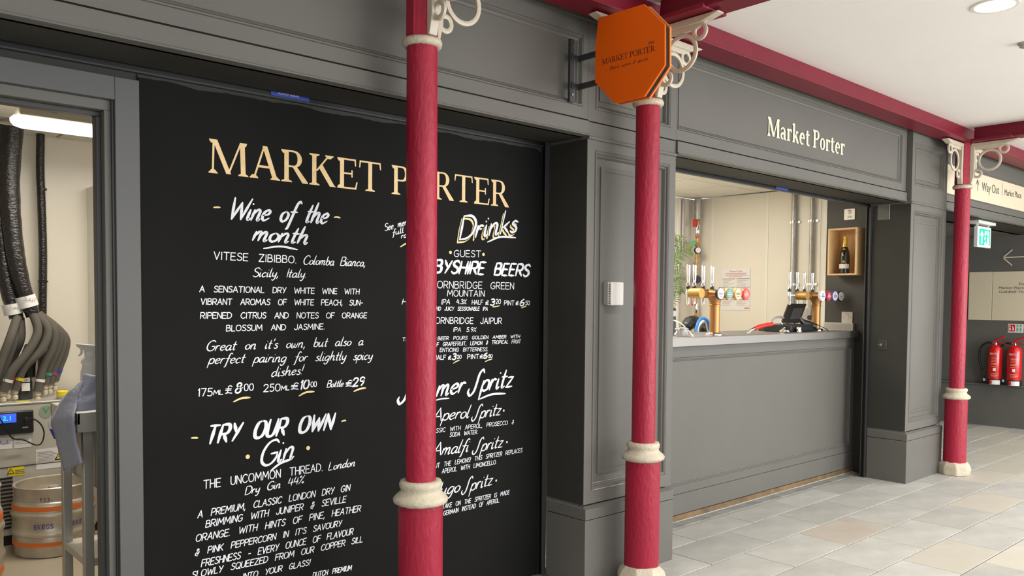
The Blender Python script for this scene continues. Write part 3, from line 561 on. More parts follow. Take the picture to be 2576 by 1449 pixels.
TEXTS = [('Wine of the', (1.3477,3.2000,1.8185), (1.7874,3.2000,1.8316), 0.0856, 'head', 'white'),
('month', (1.4503,3.2000,1.7404), (1.6941,3.2000,1.7371), 0.0728, 'head', 'white'),
('VITESE ZIBIBBO.', (1.2919,3.2000,1.6564), (1.6457,3.2000,1.6538), 0.0292, 'cap2', 'white'),
('Colomba Bianca,', (1.6771,3.2000,1.6499), (1.9838,3.2000,1.6520), 0.0383, 'scr', 'white'),
('Sicily, Italy.', (1.4512,3.2000,1.5915), (1.6900,3.2000,1.5943), 0.0365, 'scr', 'white'),
('A SENSATIONAL DRY WHITE WINE WITH', (1.2342,3.2000,1.5269), (1.9528,3.2000,1.5259), 0.0233, 'cap', 'white'),
('VIBRANT AROMAS OF WHITE PEACH, SUN-', (1.2385,3.2000,1.4771), (1.9714,3.2000,1.4759), 0.0233, 'cap', 'white'),
('RIPENED CITRUS AND NOTES OF ORANGE', (1.2365,3.2000,1.4226), (1.9923,3.2000,1.4182), 0.0234, 'cap', 'white'),
('BLOSSUM AND JASMINE.', (1.3399,3.2000,1.3707), (1.7789,3.2000,1.3713), 0.0233, 'cap', 'white'),
("Great on it's own, but also a", (1.2575,3.2000,1.2938), (1.9715,3.2000,1.2960), 0.0403, 'scr', 'white'),
('perfect pairing for slightly spicy', (1.2666,3.2000,1.2431), (2.0199,3.2000,1.2290), 0.0405, 'scr', 'white'),
('dishes!', (1.5306,3.2000,1.1762), (1.6721,3.2000,1.1802), 0.0405, 'scr', 'white'),
('175', (1.2216,3.2000,1.1169), (1.2800,3.2000,1.1150), 0.0299, 'cap2', 'white'),
('ML', (1.2864,3.2000,1.1185), (1.3236,3.2000,1.1175), 0.0175, 'cap', 'white'),
('£', (1.3350,3.2000,1.1199), (1.3629,3.2000,1.1196), 0.0305, 'cap2', 'white'),
('8', (1.3745,3.2000,1.1196), (1.3962,3.2000,1.1197), 0.0388, 'bold', 'white'),
('·00', (1.4029,3.2000,1.1249), (1.4521,3.2000,1.1257), 0.0277, 'cap2', 'white'),
('250', (1.4970,3.2000,1.1160), (1.5694,3.2000,1.1144), 0.0300, 'cap2', 'white'),
('ML', (1.5748,3.2000,1.1166), (1.6110,3.2000,1.1159), 0.0186, 'cap', 'white'),
('£', (1.6202,3.2000,1.1178), (1.6551,3.2000,1.1163), 0.0272, 'cap2', 'white'),
('10', (1.6589,3.2000,1.1152), (1.7000,3.2000,1.1168), 0.0360, 'bold', 'white'),
('·00', (1.7057,3.2000,1.1207), (1.7399,3.2000,1.1228), 0.0225, 'cap', 'white'),
('Bottle', (1.7901,3.2000,1.1153), (1.8693,3.2000,1.1146), 0.0300, 'scr', 'white'),
('£', (1.8844,3.2000,1.1136), (1.9180,3.2000,1.1124), 0.0268, 'cap2', 'white'),
('29', (1.9200,3.2000,1.1104), (1.9758,3.2000,1.1141), 0.0360, 'bold', 'white'),
('TRY OUR OWN', (1.2516,3.2000,0.9251), (1.8095,3.2000,0.9282), 0.0700, 'headcap', 'white'),
('Gin', (1.4763,3.2000,0.8020), (1.6302,3.2000,0.8229), 0.0977, 'head', 'white'),
('THE UNCOMMON THREAD.', (1.2439,3.2000,0.7468), (1.7681,3.2000,0.7497), 0.0334, 'cap2', 'white'),
('London', (1.7974,3.2000,0.7475), (1.9303,3.2000,0.7498), 0.0358, 'scr', 'white'),
('Dry Gin 44%', (1.4139,3.2000,0.6968), (1.6763,3.2000,0.7083), 0.0337, 'scr', 'white'),
('A PREMIUM, CLASSIC LONDON DRY GIN', (1.2194,3.2000,0.6349), (1.9036,3.2000,0.6413), 0.0270, 'capi', 'white'),
('BRIMMING WITH JUNIPER & SEVILLE', (1.2506,3.2000,0.5911), (1.8832,3.2000,0.5921), 0.0271, 'capi', 'white'),
('ORANGE. WITH HINTS OF PINE, HEATHER', (1.2108,3.2000,0.5413), (1.9594,3.2000,0.5379), 0.0272, 'capi', 'white'),
("& PINK PEPPERCORN IN IT'S SAVOURY", (1.2072,3.2000,0.4864), (1.8608,3.2000,0.4878), 0.0253, 'capi', 'white'),
('FRESHNESS - EVERY OUNCE OF FLAVOUR', (1.2320,3.2000,0.4366), (1.9200,3.2000,0.4389), 0.0272, 'capi', 'white'),
('SLOWLY SQUEEZED FROM OUR COPPER SILL', (1.1940,3.2000,0.3988), (1.9699,3.2000,0.3947), 0.0255, 'capi', 'white'),
('INTO YOUR GLASS!', (1.4017,3.2000,0.3473), (1.7057,3.2000,0.3440), 0.0238, 'capi', 'white'),
('DUTCH PREMIUM', (1.7189,3.2000,0.2849), (1.9117,3.2000,0.2765), 0.0215, 'capi', 'white'),
('See menu', (2.0896,3.2000,1.8179), (2.2310,3.2000,1.8604), 0.0313, 'scr', 'white'),
('full', (2.1309,3.2000,1.8004), (2.1929,3.2000,1.8170), 0.0258, 'scr', 'white'),
('range', (2.1795,3.2000,1.7885), (2.2723,3.2000,1.8126), 0.0261, 'scr', 'white'),
('Drinks', (2.5269,3.2000,1.8024), (2.9045,3.2000,1.8652), 0.1130, 'drk', 'white'),
('GUEST', (2.4926,3.2000,1.7174), (2.6635,3.2000,1.7216), 0.0317, 'cap2', 'white'),
('DERBYSHIRE BEERS', (2.2137,3.2000,1.6356), (2.9932,3.2000,1.6337), 0.0615, 'beer', 'white'),
('THORNBRIDGE GREEN', (2.3222,3.2000,1.5608), (2.8909,3.2000,1.5631), 0.0339, 'cap2', 'white'),
('MOUNTAIN', (2.4519,3.2000,1.5220), (2.6889,3.2000,1.5224), 0.0298, 'cap2', 'white'),
('Hazy', (2.1849,3.2000,1.4802), (2.2736,3.2000,1.4805), 0.0263, 'scr', 'white'),
('IPA', (2.4155,3.2000,1.4819), (2.4669,3.2000,1.4831), 0.0234, 'capi', 'white'),
('4.3%', (2.5090,3.2000,1.4842), (2.5696,3.2000,1.4844), 0.0218, 'capi', 'white'),
('HALF', (2.6081,3.2000,1.4824), (2.6787,3.2000,1.4826), 0.0221, 'cap', 'white'),
('£', (2.6972,3.2000,1.4808), (2.7185,3.2000,1.4809), 0.0203, 'cap', 'white'),
('3', (2.7293,3.2000,1.4779), (2.7536,3.2000,1.4779), 0.0327, 'bold', 'white'),
('·20', (2.7589,3.2000,1.4862), (2.7998,3.2000,1.4863), 0.0226, 'cap', 'white'),
('PINT', (2.8247,3.2000,1.4792), (2.8946,3.2000,1.4794), 0.0229, 'cap', 'white'),
('£', (2.9059,3.2000,1.4804), (2.9258,3.2000,1.4805), 0.0189, 'cap', 'white'),
('6', (2.9345,3.2000,1.4763), (2.9618,3.2000,1.4764), 0.0338, 'bold', 'white'),
('·50', (2.9690,3.2000,1.4806), (3.0068,3.2000,1.4807), 0.0213, 'cap', 'white'),
('AND JUICY SESSIONABLE IPA', (2.3700,3.2000,1.4519), (2.7108,3.2000,1.4513), 0.0178, 'tiny', 'white'),
('THORNBRIDGE JAIPUR', (2.3229,3.2000,1.3898), (2.8063,3.2000,1.3819), 0.0298, 'cap2', 'white'),
('IPA 5.9%', (2.4900,3.2000,1.3474), (2.6352,3.2000,1.3447), 0.0199, 'tiny', 'white'),
('THIS LOCAL BEER POURS GOLDEN AMBER WITH', (2.1877,3.2000,1.3082), (2.9364,3.2000,1.3051), 0.0159, 'tiny', 'white'),
('OF GRAPEFRUIT, LEMON & TROPICAL FRUIT', (2.3709,3.2000,1.2772), (2.9425,3.2000,1.2775), 0.0182, 'tiny', 'white'),
('ENTICING BITTERNESS.', (2.4071,3.2000,1.2498), (2.7153,3.2000,1.2430), 0.0180, 'tiny', 'white'),
('HALF', (2.3712,3.2000,1.2124), (2.4439,3.2000,1.2113), 0.0214, 'cap2', 'white'),
('£', (2.4587,3.2000,1.2107), (2.4760,3.2000,1.2099), 0.0177, 'cap', 'white'),
('3', (2.4834,3.2000,1.2087), (2.5034,3.2000,1.2078), 0.0296, 'bold', 'white'),
('·20', (2.5083,3.2000,1.2116), (2.5411,3.2000,1.2112), 0.0179, 'cap', 'white'),
('PINT', (2.5806,3.2000,1.2076), (2.6546,3.2000,1.2066), 0.0222, 'cap2', 'white'),
('£', (2.6612,3.2000,1.2083), (2.6810,3.2000,1.2075), 0.0183, 'cap', 'white'),
('6', (2.6837,3.2000,1.2064), (2.7076,3.2000,1.2064), 0.0265, 'bold', 'white'),
('·50', (2.7130,3.2000,1.2083), (2.7452,3.2000,1.2080), 0.0164, 'cap', 'white'),
('Summer', (2.1705,3.2000,1.0240), (2.5524,3.2000,1.0408), 0.0969, 'sum', 'white'),
('Spritz', (2.5935,3.2000,1.0340), (2.8795,3.2000,1.0499), 0.1030, 'sum', 'white'),
('Aperol', (2.3607,3.2000,0.9103), (2.5893,3.2000,0.9112), 0.0634, 'spr', 'white'),
('Spritz', (2.6153,3.2000,0.8988), (2.8000,3.2000,0.9070), 0.0659, 'spr', 'white'),
('CLASSIC WITH APEROL, PROSECCO &', (2.3324,3.2000,0.8548), (2.8987,3.2000,0.8496), 0.0203, 'tiny', 'white'),
('SODA WATER.', (2.4709,3.2000,0.8247), (2.6499,3.2000,0.8221), 0.0201, 'tiny', 'white'),
('Amalfi', (2.3616,3.2000,0.7426), (2.5854,3.2000,0.7377), 0.0636, 'spr', 'white'),
('Spritz', (2.6218,3.2000,0.7273), (2.8155,3.2000,0.7358), 0.0662, 'spr', 'white'),
('OUT THE LEMONS! THIS SPRITZER REPLACES', (2.3619,3.2000,0.6801), (2.9608,3.2000,0.6913), 0.0215, 'tiny', 'white'),
('APEROL WITH LIMONCELLO.', (2.4238,3.2000,0.6482), (2.7777,3.2000,0.6502), 0.0214, 'tiny', 'white'),
('Hugo', (2.3578,3.2000,0.5397), (2.5305,3.2000,0.5410), 0.0636, 'spr', 'white'),
('Spritz', (2.5535,3.2000,0.5315), (2.7459,3.2000,0.5460), 0.0658, 'spr', 'white'),
('TAKE ON THE SPRITZER IS MADE', (2.4261,3.2000,0.4716), (2.8715,3.2000,0.4767), 0.0216, 'tiny', 'white'),
('GERMAIN INSTEAD OF APEROL.', (2.4336,3.2000,0.4365), (2.8018,3.2000,0.4452), 0.0215, 'tiny', 'white')]
for s, a, b, h, kind, m in TEXTS:
    kw = dict(hw=.0018, slant=.08, gap=1.7, space=13)
    if kind == 'scr': kw = dict(hw=.0022, slant=.32, gap=.9, space=8, brush=True)
    elif kind == 'cap2': kw = dict(hw=.0020, slant=.04, gap=2.0, space=12)
    elif kind == 'capi': kw = dict(hw=.0019, slant=.20, gap=1.7, space=12)
    elif kind == 'bold': kw = dict(hw=.0034, slant=.25, gap=2.0, space=6)
    elif kind == 'head': kw = dict(hw=.0054, slant=.42, gap=.7, space=6, brush=True)
    elif kind == 'headcap': kw = dict(hw=.0066, slant=.34, gap=2.0, space=9, brush=True)
    elif kind == 'beer': kw = dict(hw=.0068, slant=.30, gap=1.7, space=9, brush=True)
    elif kind == 'spr': kw = dict(hw=.0034, slant=.42, gap=.7, space=5, brush=True, swash=True)
    elif kind == 'sum': kw = dict(hw=.0064, slant=.38, gap=.7, space=5, brush=True, swash=True)
    elif kind == 'tiny': kw = dict(hw=.0015, slant=.16, gap=2.0, space=12)
    elif kind == 'drk':
        kw = dict(hw=.0066, slant=.42, gap=.8, space=5, brush=True)
        write_line(s, a, b, h, 'goldink', bb, hw=.0072, slant=.42, gap=.8, space=5, brush=True, off=.0003, shift=(-.015, -.013), jit=0, label='gold drop shadow lettering')
        write_line(s, a, b, h, 'chalk', bb, hw=.0090, slant=.42, gap=.8, space=5, brush=True, off=.00045, shift=(-.004, -.004), jit=0, label='black outline of lettering'); kw['jit'] = 0
    write_line(s, a, b, h, m, bb, off=.0008 if kind != 'drk' else .0012, **kw)
for pts, hw, m in [([(1.2918,3.2000,1.8597), (1.3045,3.2000,1.8615), (1.3189,3.2000,1.8619)], 0.0038, 'goldink'),
([(1.8263,3.2000,1.8603), (1.8401,3.2000,1.8630), (1.8579,3.2000,1.8609)], 0.0038, 'goldink'),
([(1.4998,3.2000,1.7089), (1.5754,3.2000,1.7209), (1.6514,3.2000,1.7113)], 0.0045, 'white'),
([(1.3676,3.2000,1.0837), (1.4011,3.2000,1.0958), (1.4383,3.2000,1.0963)], 0.0045, 'goldink'),
([(1.6569,3.2000,1.0872), (1.6887,3.2000,1.1003), (1.7284,3.2000,1.1011)], 0.0045, 'goldink'),
([(1.9261,3.2000,1.0885), (1.9592,3.2000,1.0980), (1.9884,3.2000,1.0997)], 0.0045, 'goldink'),
([(1.1970,3.2000,0.9554), (1.2110,3.2000,0.9547), (1.2235,3.2000,0.9526)], 0.0040, 'goldink'),
([(1.8632,3.2000,0.9585), (1.8753,3.2000,0.9609), (1.8854,3.2000,0.9600)], 0.0040, 'goldink'),
([(1.5270,3.2000,0.7819), (1.5718,3.2000,0.8081), (1.6210,3.2000,0.8189)], 0.0055, 'white'),
([(2.1752,3.2000,1.7494), (2.2132,3.2000,1.7699), (2.2541,3.2000,1.7852)], 0.0040, 'goldink'),
([(2.7077,3.2000,1.8004), (2.7964,3.2000,1.8318), (2.9020,3.2000,1.8338)], 0.0055, 'white'),
([(2.7455,3.2000,1.4697), (2.7699,3.2000,1.4718), (2.7944,3.2000,1.4760)], 0.0030, 'goldink'),
([(2.9461,3.2000,1.4636), (2.9662,3.2000,1.4700), (2.9835,3.2000,1.4743)], 0.0030, 'goldink'),
([(2.4910,3.2000,1.1896), (2.5109,3.2000,1.1986), (2.5310,3.2000,1.2037)], 0.0030, 'goldink'),
([(2.6971,3.2000,1.1885), (2.7184,3.2000,1.1957), (2.7453,3.2000,1.2008)], 0.0030, 'goldink'),
([(2.3818,3.2000,1.0137), (2.4230,3.2000,1.0184), (2.4672,3.2000,1.0171)], 0.0040, 'white'),
([(2.6616,3.2000,0.9987), (2.7443,3.2000,1.0173), (2.8378,3.2000,1.0149)], 0.0060, 'white')]:
    painted_stroke(pts, hw, m, bb)

for c_d, r_d in [((1.4267,3.2000,0.8529), 0.0092), ((1.6994,3.2000,0.8578), 0.0092), ((2.4702,3.2000,1.7369), 0.0085), ((2.6818,3.2000,1.7365), 0.0085), ((2.8275,3.2000,0.9255), 0.0060), ((2.8516,3.2000,0.7570), 0.0060), ((2.7786,3.2000,0.5622), 0.0060)]:
    mb = MB(); mb.add([(c_d[0]+r_d*math.cos(2*PI*k/14), YB-.0008, c_d[2]+r_d*math.sin(2*PI*k/14)) for k in range(14)], [tuple(range(14))]); mb.build('gold_dot', 'goldink', bb, smooth=False)

# ================================================================ IRONWORK
def ring(mb, c, r, w_, th, u, n=28):
    """flat-sided cast ring in the plane (u, z)"""
    c = Vector(c); u = Vector(u); v = Vector((0, 0, 1)); N = u.cross(v); P = []
    for i in range(n):
        t = 2*PI*i/n; d = u*math.cos(t)+v*math.sin(t)
        for rr, q in ((r-w_, -th*.6), (r-w_*.2, -th), (r+w_*.2, -th), (r+w_, -th*.6), (r+w_, th*.6), (r+w_*.2, th), (r-w_*.2, th), (r-w_, th*.6)): P.append(c+d*rr+N*q)
    mb.add(P, [(i*8+k, i*8+(k+1) % 8, ((i+1) % n)*8+(k+1) % 8, ((i+1) % n)*8+k) for i in range(n) for k in range(8)])
def bracket(t, cx, cy, u, L=.37):
    """scroll bracket: u is the direction it points to"""
    U = Vector(u); W = U.cross(Vector((0, 0, 1))); c = Vector((cx, cy, 0)); r0 = .062
    mb = MB()
    def P(a, z, q=0): return c+U*a+W*q+Vector((0, 0, z))
    # vertical leg and top arm as tapered flanged bars
    mb.prism([P(r0-.004, 2.548, -.02), P(r0+.012, 2.548, -.02), P(r0+.030, 2.62, -.02), P(r0+.030, 2.888, -.02), P(r0-.004, 2.888, -.02)], W*.04)
    mb.prism([P(r0, 2.895, -.026), P(r0+L, 2.895, -.026), P(r0+L, 2.888, -.026), P(r0+L*.72, 2.862, -.026), P(r0+.02, 2.862, -.026)], W*.052)
    mb.prism([P(r0+.01, 2.87, -.010), P(r0+L*.80, 2.87, -.010), P(r0+L*.62, 2.838, -.010), P(r0+.02, 2.838, -.010)], W*.02)
    o = mb.build('bracket', 'cream_s', t, bevel=.003)
    for a, z, r, nm in ((.165, 2.742, .085, 'scroll_ring'), (.272, 2.826, .034, 'scroll_ring'), (.072, 2.634, .030, 'scroll_ring')):
        m2 = MB(); ring(m2, P(r0-.02+a*1.0, z), r, .010, .009, U); m2.build(nm, 'cream_s', o, ang=50)
def column(x, dirs, label):
    t = empty('cast_iron_column', (x, YC, 0), label, 'column', 'crimson iron columns of the arcade')
    rnd = random.Random(int(x*100))
    mb = MB(); mb.lathe((x, YC, 0), [(.062, .74), (.0625, 2.0), (.062, 2.53)], 32); mb.build('shaft', 'red', t)
    mb = MB(); mb.lathe((x, YC, 0), [(.092, .10), (.0915, .69)], 32); mb.build('lower_shaft', 'red', t)
    mb = MB(); mb.lathe((x, YC, 0), [(.066, 2.53), (.064, 2.905)], 8, ph=PI/8); mb.build('head', 'red', t, ang=20)
    mb = MB(); P = []
    prof = [(.070, .765), (.082, .764), (.088, .752), (.086, .738), (.080, .728), (.086, .716), (.104, .702), (.113, .690), (.110, .676), (.096, .668), (.085, .668)]
    n = 48
    mb.lathe((x, YC, 0), prof[::-1], n)
    mb.v = [(vx+rnd.uniform(-.0012, .0012), vy+rnd.uniform(-.0012, .0012), vz+rnd.uniform(-.001, .001)) for vx, vy, vz in mb.v]
    mb.build('collar', 'cream', t, ang=70)
    mb = MB(); mb.lathe((x, YC, 0), [(.058, 2.512), (.072, 2.512), (.079, 2.520), (.081, 2.530), (.077, 2.541), (.066, 2.545), (.058, 2.545)], n)
    mb.v = [(vx+rnd.uniform(-.0012, .0012), vy+rnd.uniform(-.0012, .0012), vz+rnd.uniform(-.0015, .0015)) for vx, vy, vz in mb.v]
    mb.build('neck_ring', 'cream', t, ang=70)
    mb = MB(); mb.lathe((x, YC, 0), [(.132, 0), (.134, .055), (.122, .085), (.098, .112), (.088, .112)], 8, ph=PI/8+.05)
    mb.v = [(vx+rnd.uniform(-.007, .007), vy+rnd.uniform(-.004, .004), vz+(rnd.uniform(-.006, .006) if vz > .01 else 0)) for vx, vy, vz in mb.v]
    mb.build('base_stone', 'cream', t, ang=20, bevel=.008)
    for d in dirs: bracket(t, x, YC, d)
    return t
column(1.952, [(1, 0, 0), (0, -1, 0)], 'nearest and tallest-looking crimson iron column, in front of the blackboard lettering')
column(3.388, [(1, 0, 0), (-1, 0, 0), (0, -1, 0)], 'middle crimson iron column, just right of the hanging orange octagon sign')
column(7.748, [(1, 0, 0), (-1, 0, 0), (0, -1, 0)], 'farthest crimson iron column, right of the bar beside the fire extinguishers')
def beam_x(x0, x1, label):
    t = empty('ceiling_beam', ((x0+x1)/2, YC, 2.9), label, 'beam')
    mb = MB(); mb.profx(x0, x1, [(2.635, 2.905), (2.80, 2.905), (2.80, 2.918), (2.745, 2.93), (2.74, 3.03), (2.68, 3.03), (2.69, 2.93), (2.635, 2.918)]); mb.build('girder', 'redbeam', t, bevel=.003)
    return t
beam_x(-2.5, 14, 'long crimson girder running above the dark grey fascias')
for x, lab in ((3.388, 'crimson cross girder above the middle column behind the octagon sign'), (7.748, 'crimson cross girder above the farthest column at the right edge')):
    t = empty('ceiling_beam', (x, 1, 2.9), lab, 'beam')
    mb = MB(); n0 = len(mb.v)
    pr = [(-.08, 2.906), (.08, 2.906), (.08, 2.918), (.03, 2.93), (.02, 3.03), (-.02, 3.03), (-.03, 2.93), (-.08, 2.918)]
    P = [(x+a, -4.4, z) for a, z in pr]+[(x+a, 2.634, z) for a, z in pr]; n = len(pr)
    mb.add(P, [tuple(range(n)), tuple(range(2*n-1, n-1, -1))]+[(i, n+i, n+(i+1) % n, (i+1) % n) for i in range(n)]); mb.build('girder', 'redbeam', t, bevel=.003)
    mb = MB(); mb.box(x-.10, 2.32, 2.899, x+.10, 2.634, 2.921); mb.build('splice_plate', 'redbeam', t, bevel=.006)

# ================================================================ OCTAGON SIGN
sx_ = 3.0
sg = empty('projecting_sign', (sx_, 2.53, 2.66), 'orange octagonal hanging sign with dark shop lettering beside the middle column', 'sign')
octp = [(2.7231, 2.8763), (2.4415, 2.8714), (2.3213, 2.7486), (2.3178, 2.5695), (2.4336, 2.4484), (2.6118, 2.4483), (2.7389, 2.5721), (2.7391, 2.7446)]
yc, zc = sum(p[0] for p in octp)/8, sum(p[1] for p in octp)/8
def octo(x, k, dy=0): return [(x, yc+(p[0]-yc)*k+dy, zc+(p[1]-zc)*k) for p in octp]
mb = MB(); mb.prism(octo(sx_, 1.0), (.010, 0, 0)); mb.build('front_panel', 'orange', sg, smooth=False)
mb = MB(); mb.prism(octo(sx_+.010, .965), (.030, 0, 0)); mb.build('core', 'dark', sg, smooth=False)
mb = MB(); mb.prism(octo(sx_+.040, 1.0), (.010, 0, 0)); mb.build('rear_panel', 'orange_e', sg, smooth=False)
serif_text('MARKET PORTER', (3.0000,2.6936,2.6471), (3.0000,2.3753,2.6439), .0265, 'wine_ink', sg, name='lettering', one=True, gap=.5, space=3.5, T=1.3, t=.5)
write_line('1866', (3.0000,2.4126,2.6808), (3.0000,2.3783,2.6803), .012, 'wine_ink', sg, hw=.0007)
write_line('Beers, wines & spirits', (3.0000,2.6447,2.6125), (3.0000,2.4159,2.6114), .016, 'wine_ink', sg, hw=.0009, slant=.5, gap=.8, brush=True)
mb = MB(); mb.box(2.958, 2.856, 2.495, 2.988, 2.872, 2.805); fp = mb.build('wall_plate', 'track', sg, bevel=.001); fp.location.y += .012
for z in (2.53, 2.77):
    mb = MB(); mb.cyl((2.973, 2.866, z), (2.973, 2.862, z), .006, n=10); mb.build('bolt', 'chrome', fp)
for z in (2.575, 2.715):
    mb = MB(); mb.box(3.012, 2.68, z-.014, 3.024, 2.872, z+.014); mb.box(2.965, 2.862, z-.014, 3.024, 2.872, z+.014); mb.build('arm', 'track', sg, bevel=.001)

# ---- lettering on the fascia and the way out board
serif_text('Market Porter', (4.8615,2.9130,2.6000), (5.9350,2.9130,2.6039), .124, 'ivory', fr_, depth=.004, gap=.6, space=2.6, T=1.9, t=.75)
wy = YF+.004
font_text('Way Out', (8.7354,2.8930,2.6081), (9.2160,2.8930,2.6201), .085, 'darktext', fw)
font_text('Market Place', (9.3808,2.8930,2.6253), (9.9029,2.8930,2.6397), .062, 'darktext', fw)
a = (8.6254,2.8930,2.5976); b = (8.6162,2.8930,2.7030)
painted = MB()
for p, q in ((a, b), (b, (b[0]-.035, b[1], b[2]-.045)), (b, (b[0]+.035, b[1], b[2]-.045))):
    pv, qv = Vector(p), Vector(q); d = (qv-pv).normalized(); s_v = Vector((d.z, 0, -d.x))*.005; e = Vector((0, -.0008, 0)); painted.add([pv-s_v+e, pv+s_v+e, qv+s_v+e, qv-s_v+e], [(0, 1, 2, 3)])
c = (9.3045,2.8930,2.6143); painted.add([(c[0]-.003, c[1]-.0008, c[2]), (c[0]+.003, c[1]-.0008, c[2]), (c[0]+.003, c[1]-.0008, c[2]+.13), (c[0]-.003, c[1]-.0008, c[2]+.13)], [(0, 1, 2, 3)])
painted.build('arrow', 'darktext', fw, smooth=False)

# ================================================================ BAR
XS = 7.22      # side wall sheet plane
mb = MB(); mb.box(XS+.002, 3.66, 0, XS+.1, 5.25, 2.58); wsd = struct(mb.build('wall_bar_side', 'room'))
for y in (4.93, 4.30, 3.74+.02): mb = MB(); mb.box(XS-.002, y-.012, 1.0, XS+.002, y+.012, 2.58); mb.build('joint_strip', 'room_trim', wsd)
mb = MB(); mb.box(3.0, 5.16, 0, XS, 5.26, 2.58); wbb = struct(mb.build('wall_bar_back', 'room'))
mb = MB(); mb.box(6.93, 5.14, 0, 6.96, 5.162, 2.58); mb.build('joint_strip', 'room_trim', wbb)
mb = MB(); mb.box(3.3, 3.27, 0, 3.4, 5.2, 2.58); struct(mb.build('wall_bar_left', 'room'))
mb = MB(); mb.box(7.16, 3.212, 0, XS+.1, 3.655, 2.58); struct(mb.build('wall_bar_cheek', mat('dark warm grey paint', (.060, .056, .048), .5, bump=.0004, bscale=150)))
mb = MB(); mb.box(7.168, 3.657, 1.0, XS, 3.70, 2.58); mb.box(7.155, 3.657, 1.0, 7.168, 3.668, 2.58); struct(mb.build('trim_2', 'room_trim'))
mb = MB(); mb.box(3.3, 3.24, -.05, 7.7, 5.3, -.004); struct(mb.build('floor', 'roomfloor'))
# suspended ceiling of the bar: mineral tiles on a white grid
bc = MB(); bc.box(3.3, 3.24, 2.60, 7.7, 5.3, 2.66); bc = struct(bc.build('ceiling', 'room_trim'))
for i in range(8):
    for j in range(4):
        x0 = 3.0+.6*i; y0 = 3.30+.6*j-.15
        if x0 < 3.38 or x0+.6 > 7.5: continue
        mb = MB(); mb.box(x0+.012, max(y0+.012, 3.29), 2.586, min(x0+.588, XS-.002), min(y0+.588, 5.155), 2.60); mb.build('ceiling_tile', 'tile', bc)
# counter
cy0 = 3.36
ct = empty('bar_counter', (5.5, cy0, 0), 'long dark grey panelled bar counter front under the steel worktop', 'counter')
x0, x1 = 3.87, 7.135
mb = MB(); mb.box(x0, cy0+.02, .045, x1, cy0+.045, 1.20); mb.box(x1-.02, cy0+.045, .045, x1, 3.95, 1.20); mb.box(x0, 3.93, .045, x1, 3.95, 1.2); mb.build('carcass', 'grey', ct)
mb = MB(); mb.box(x0, cy0-.004, .045, x1, cy0+.02, .185); mb.build('kickboard', 'grey', ct, bevel=.002)
mb = MB(); mb.box(x0, cy0, .187, x1, cy0+.02, .245); mb.box(x0, cy0, 1.125, x1, cy0+.02, 1.198); mb.box(7.075, cy0, .245, x1, cy0+.02, 1.125); mb.build('frame', 'grey', ct, bevel=.0012)
mb = MB(); mb.frame(3.6, 7.075, .245, 1.125, cy0, [(0, 0), (.002, .002), (.003, -.003), (.010, -.004), (.013, .002), (.018, .003), (.019, .010), (.026, .012), (.0265, .014)]); mb.build('moulded_panel', 'grey', ct, ang=20)
mb = MB(); mb.box(x0, cy0-.012, .006, x1, cy0+.02, .043); mb.build('bronze_strip', mat('worn bronze threshold', (.30, .19, .09), .45, metal=.3, vary=.55, vscale=7, col2=(.14, .10, .06)), ct)
mb = MB(); mb.box(3.87, 3.262, -.006, 7.135, 3.345, .0015); o = mb.build('threshold_strip', mat('grey mortar strip', (.20, .21, .22), .7, vary=.35, vscale=9, col2=(.33, .33, .31))); struct(o); o.name = 'trim_3'
mb = MB(); mb.box(3.87, 3.345, -.006, 7.135, 3.37, .006); o = struct(mb.build('trim_4', 'grout'))
wt = empty('worktop', (5.5, 3.5, 1.2), 'continuous stainless steel worktop on the bar counter', 'worktop')
mb = MB(); mb.box(3.87, 3.325, 1.201, 7.145, 3.93, 1.262); mb.build('steel_top', 'steel_w', wt, bevel=.003)
mb = MB(); mb.box(7.11, 3.37, 1.262, 7.155, 3.645, 1.330); up_ = mb.build('upstand', 'steel_l', wt, bevel=.0015)
mb = MB(); mb.box(7.108, 3.383, 1.268, 7.111, 3.633, 1.322); mb.build('recessed_face', 'greysw', up_)
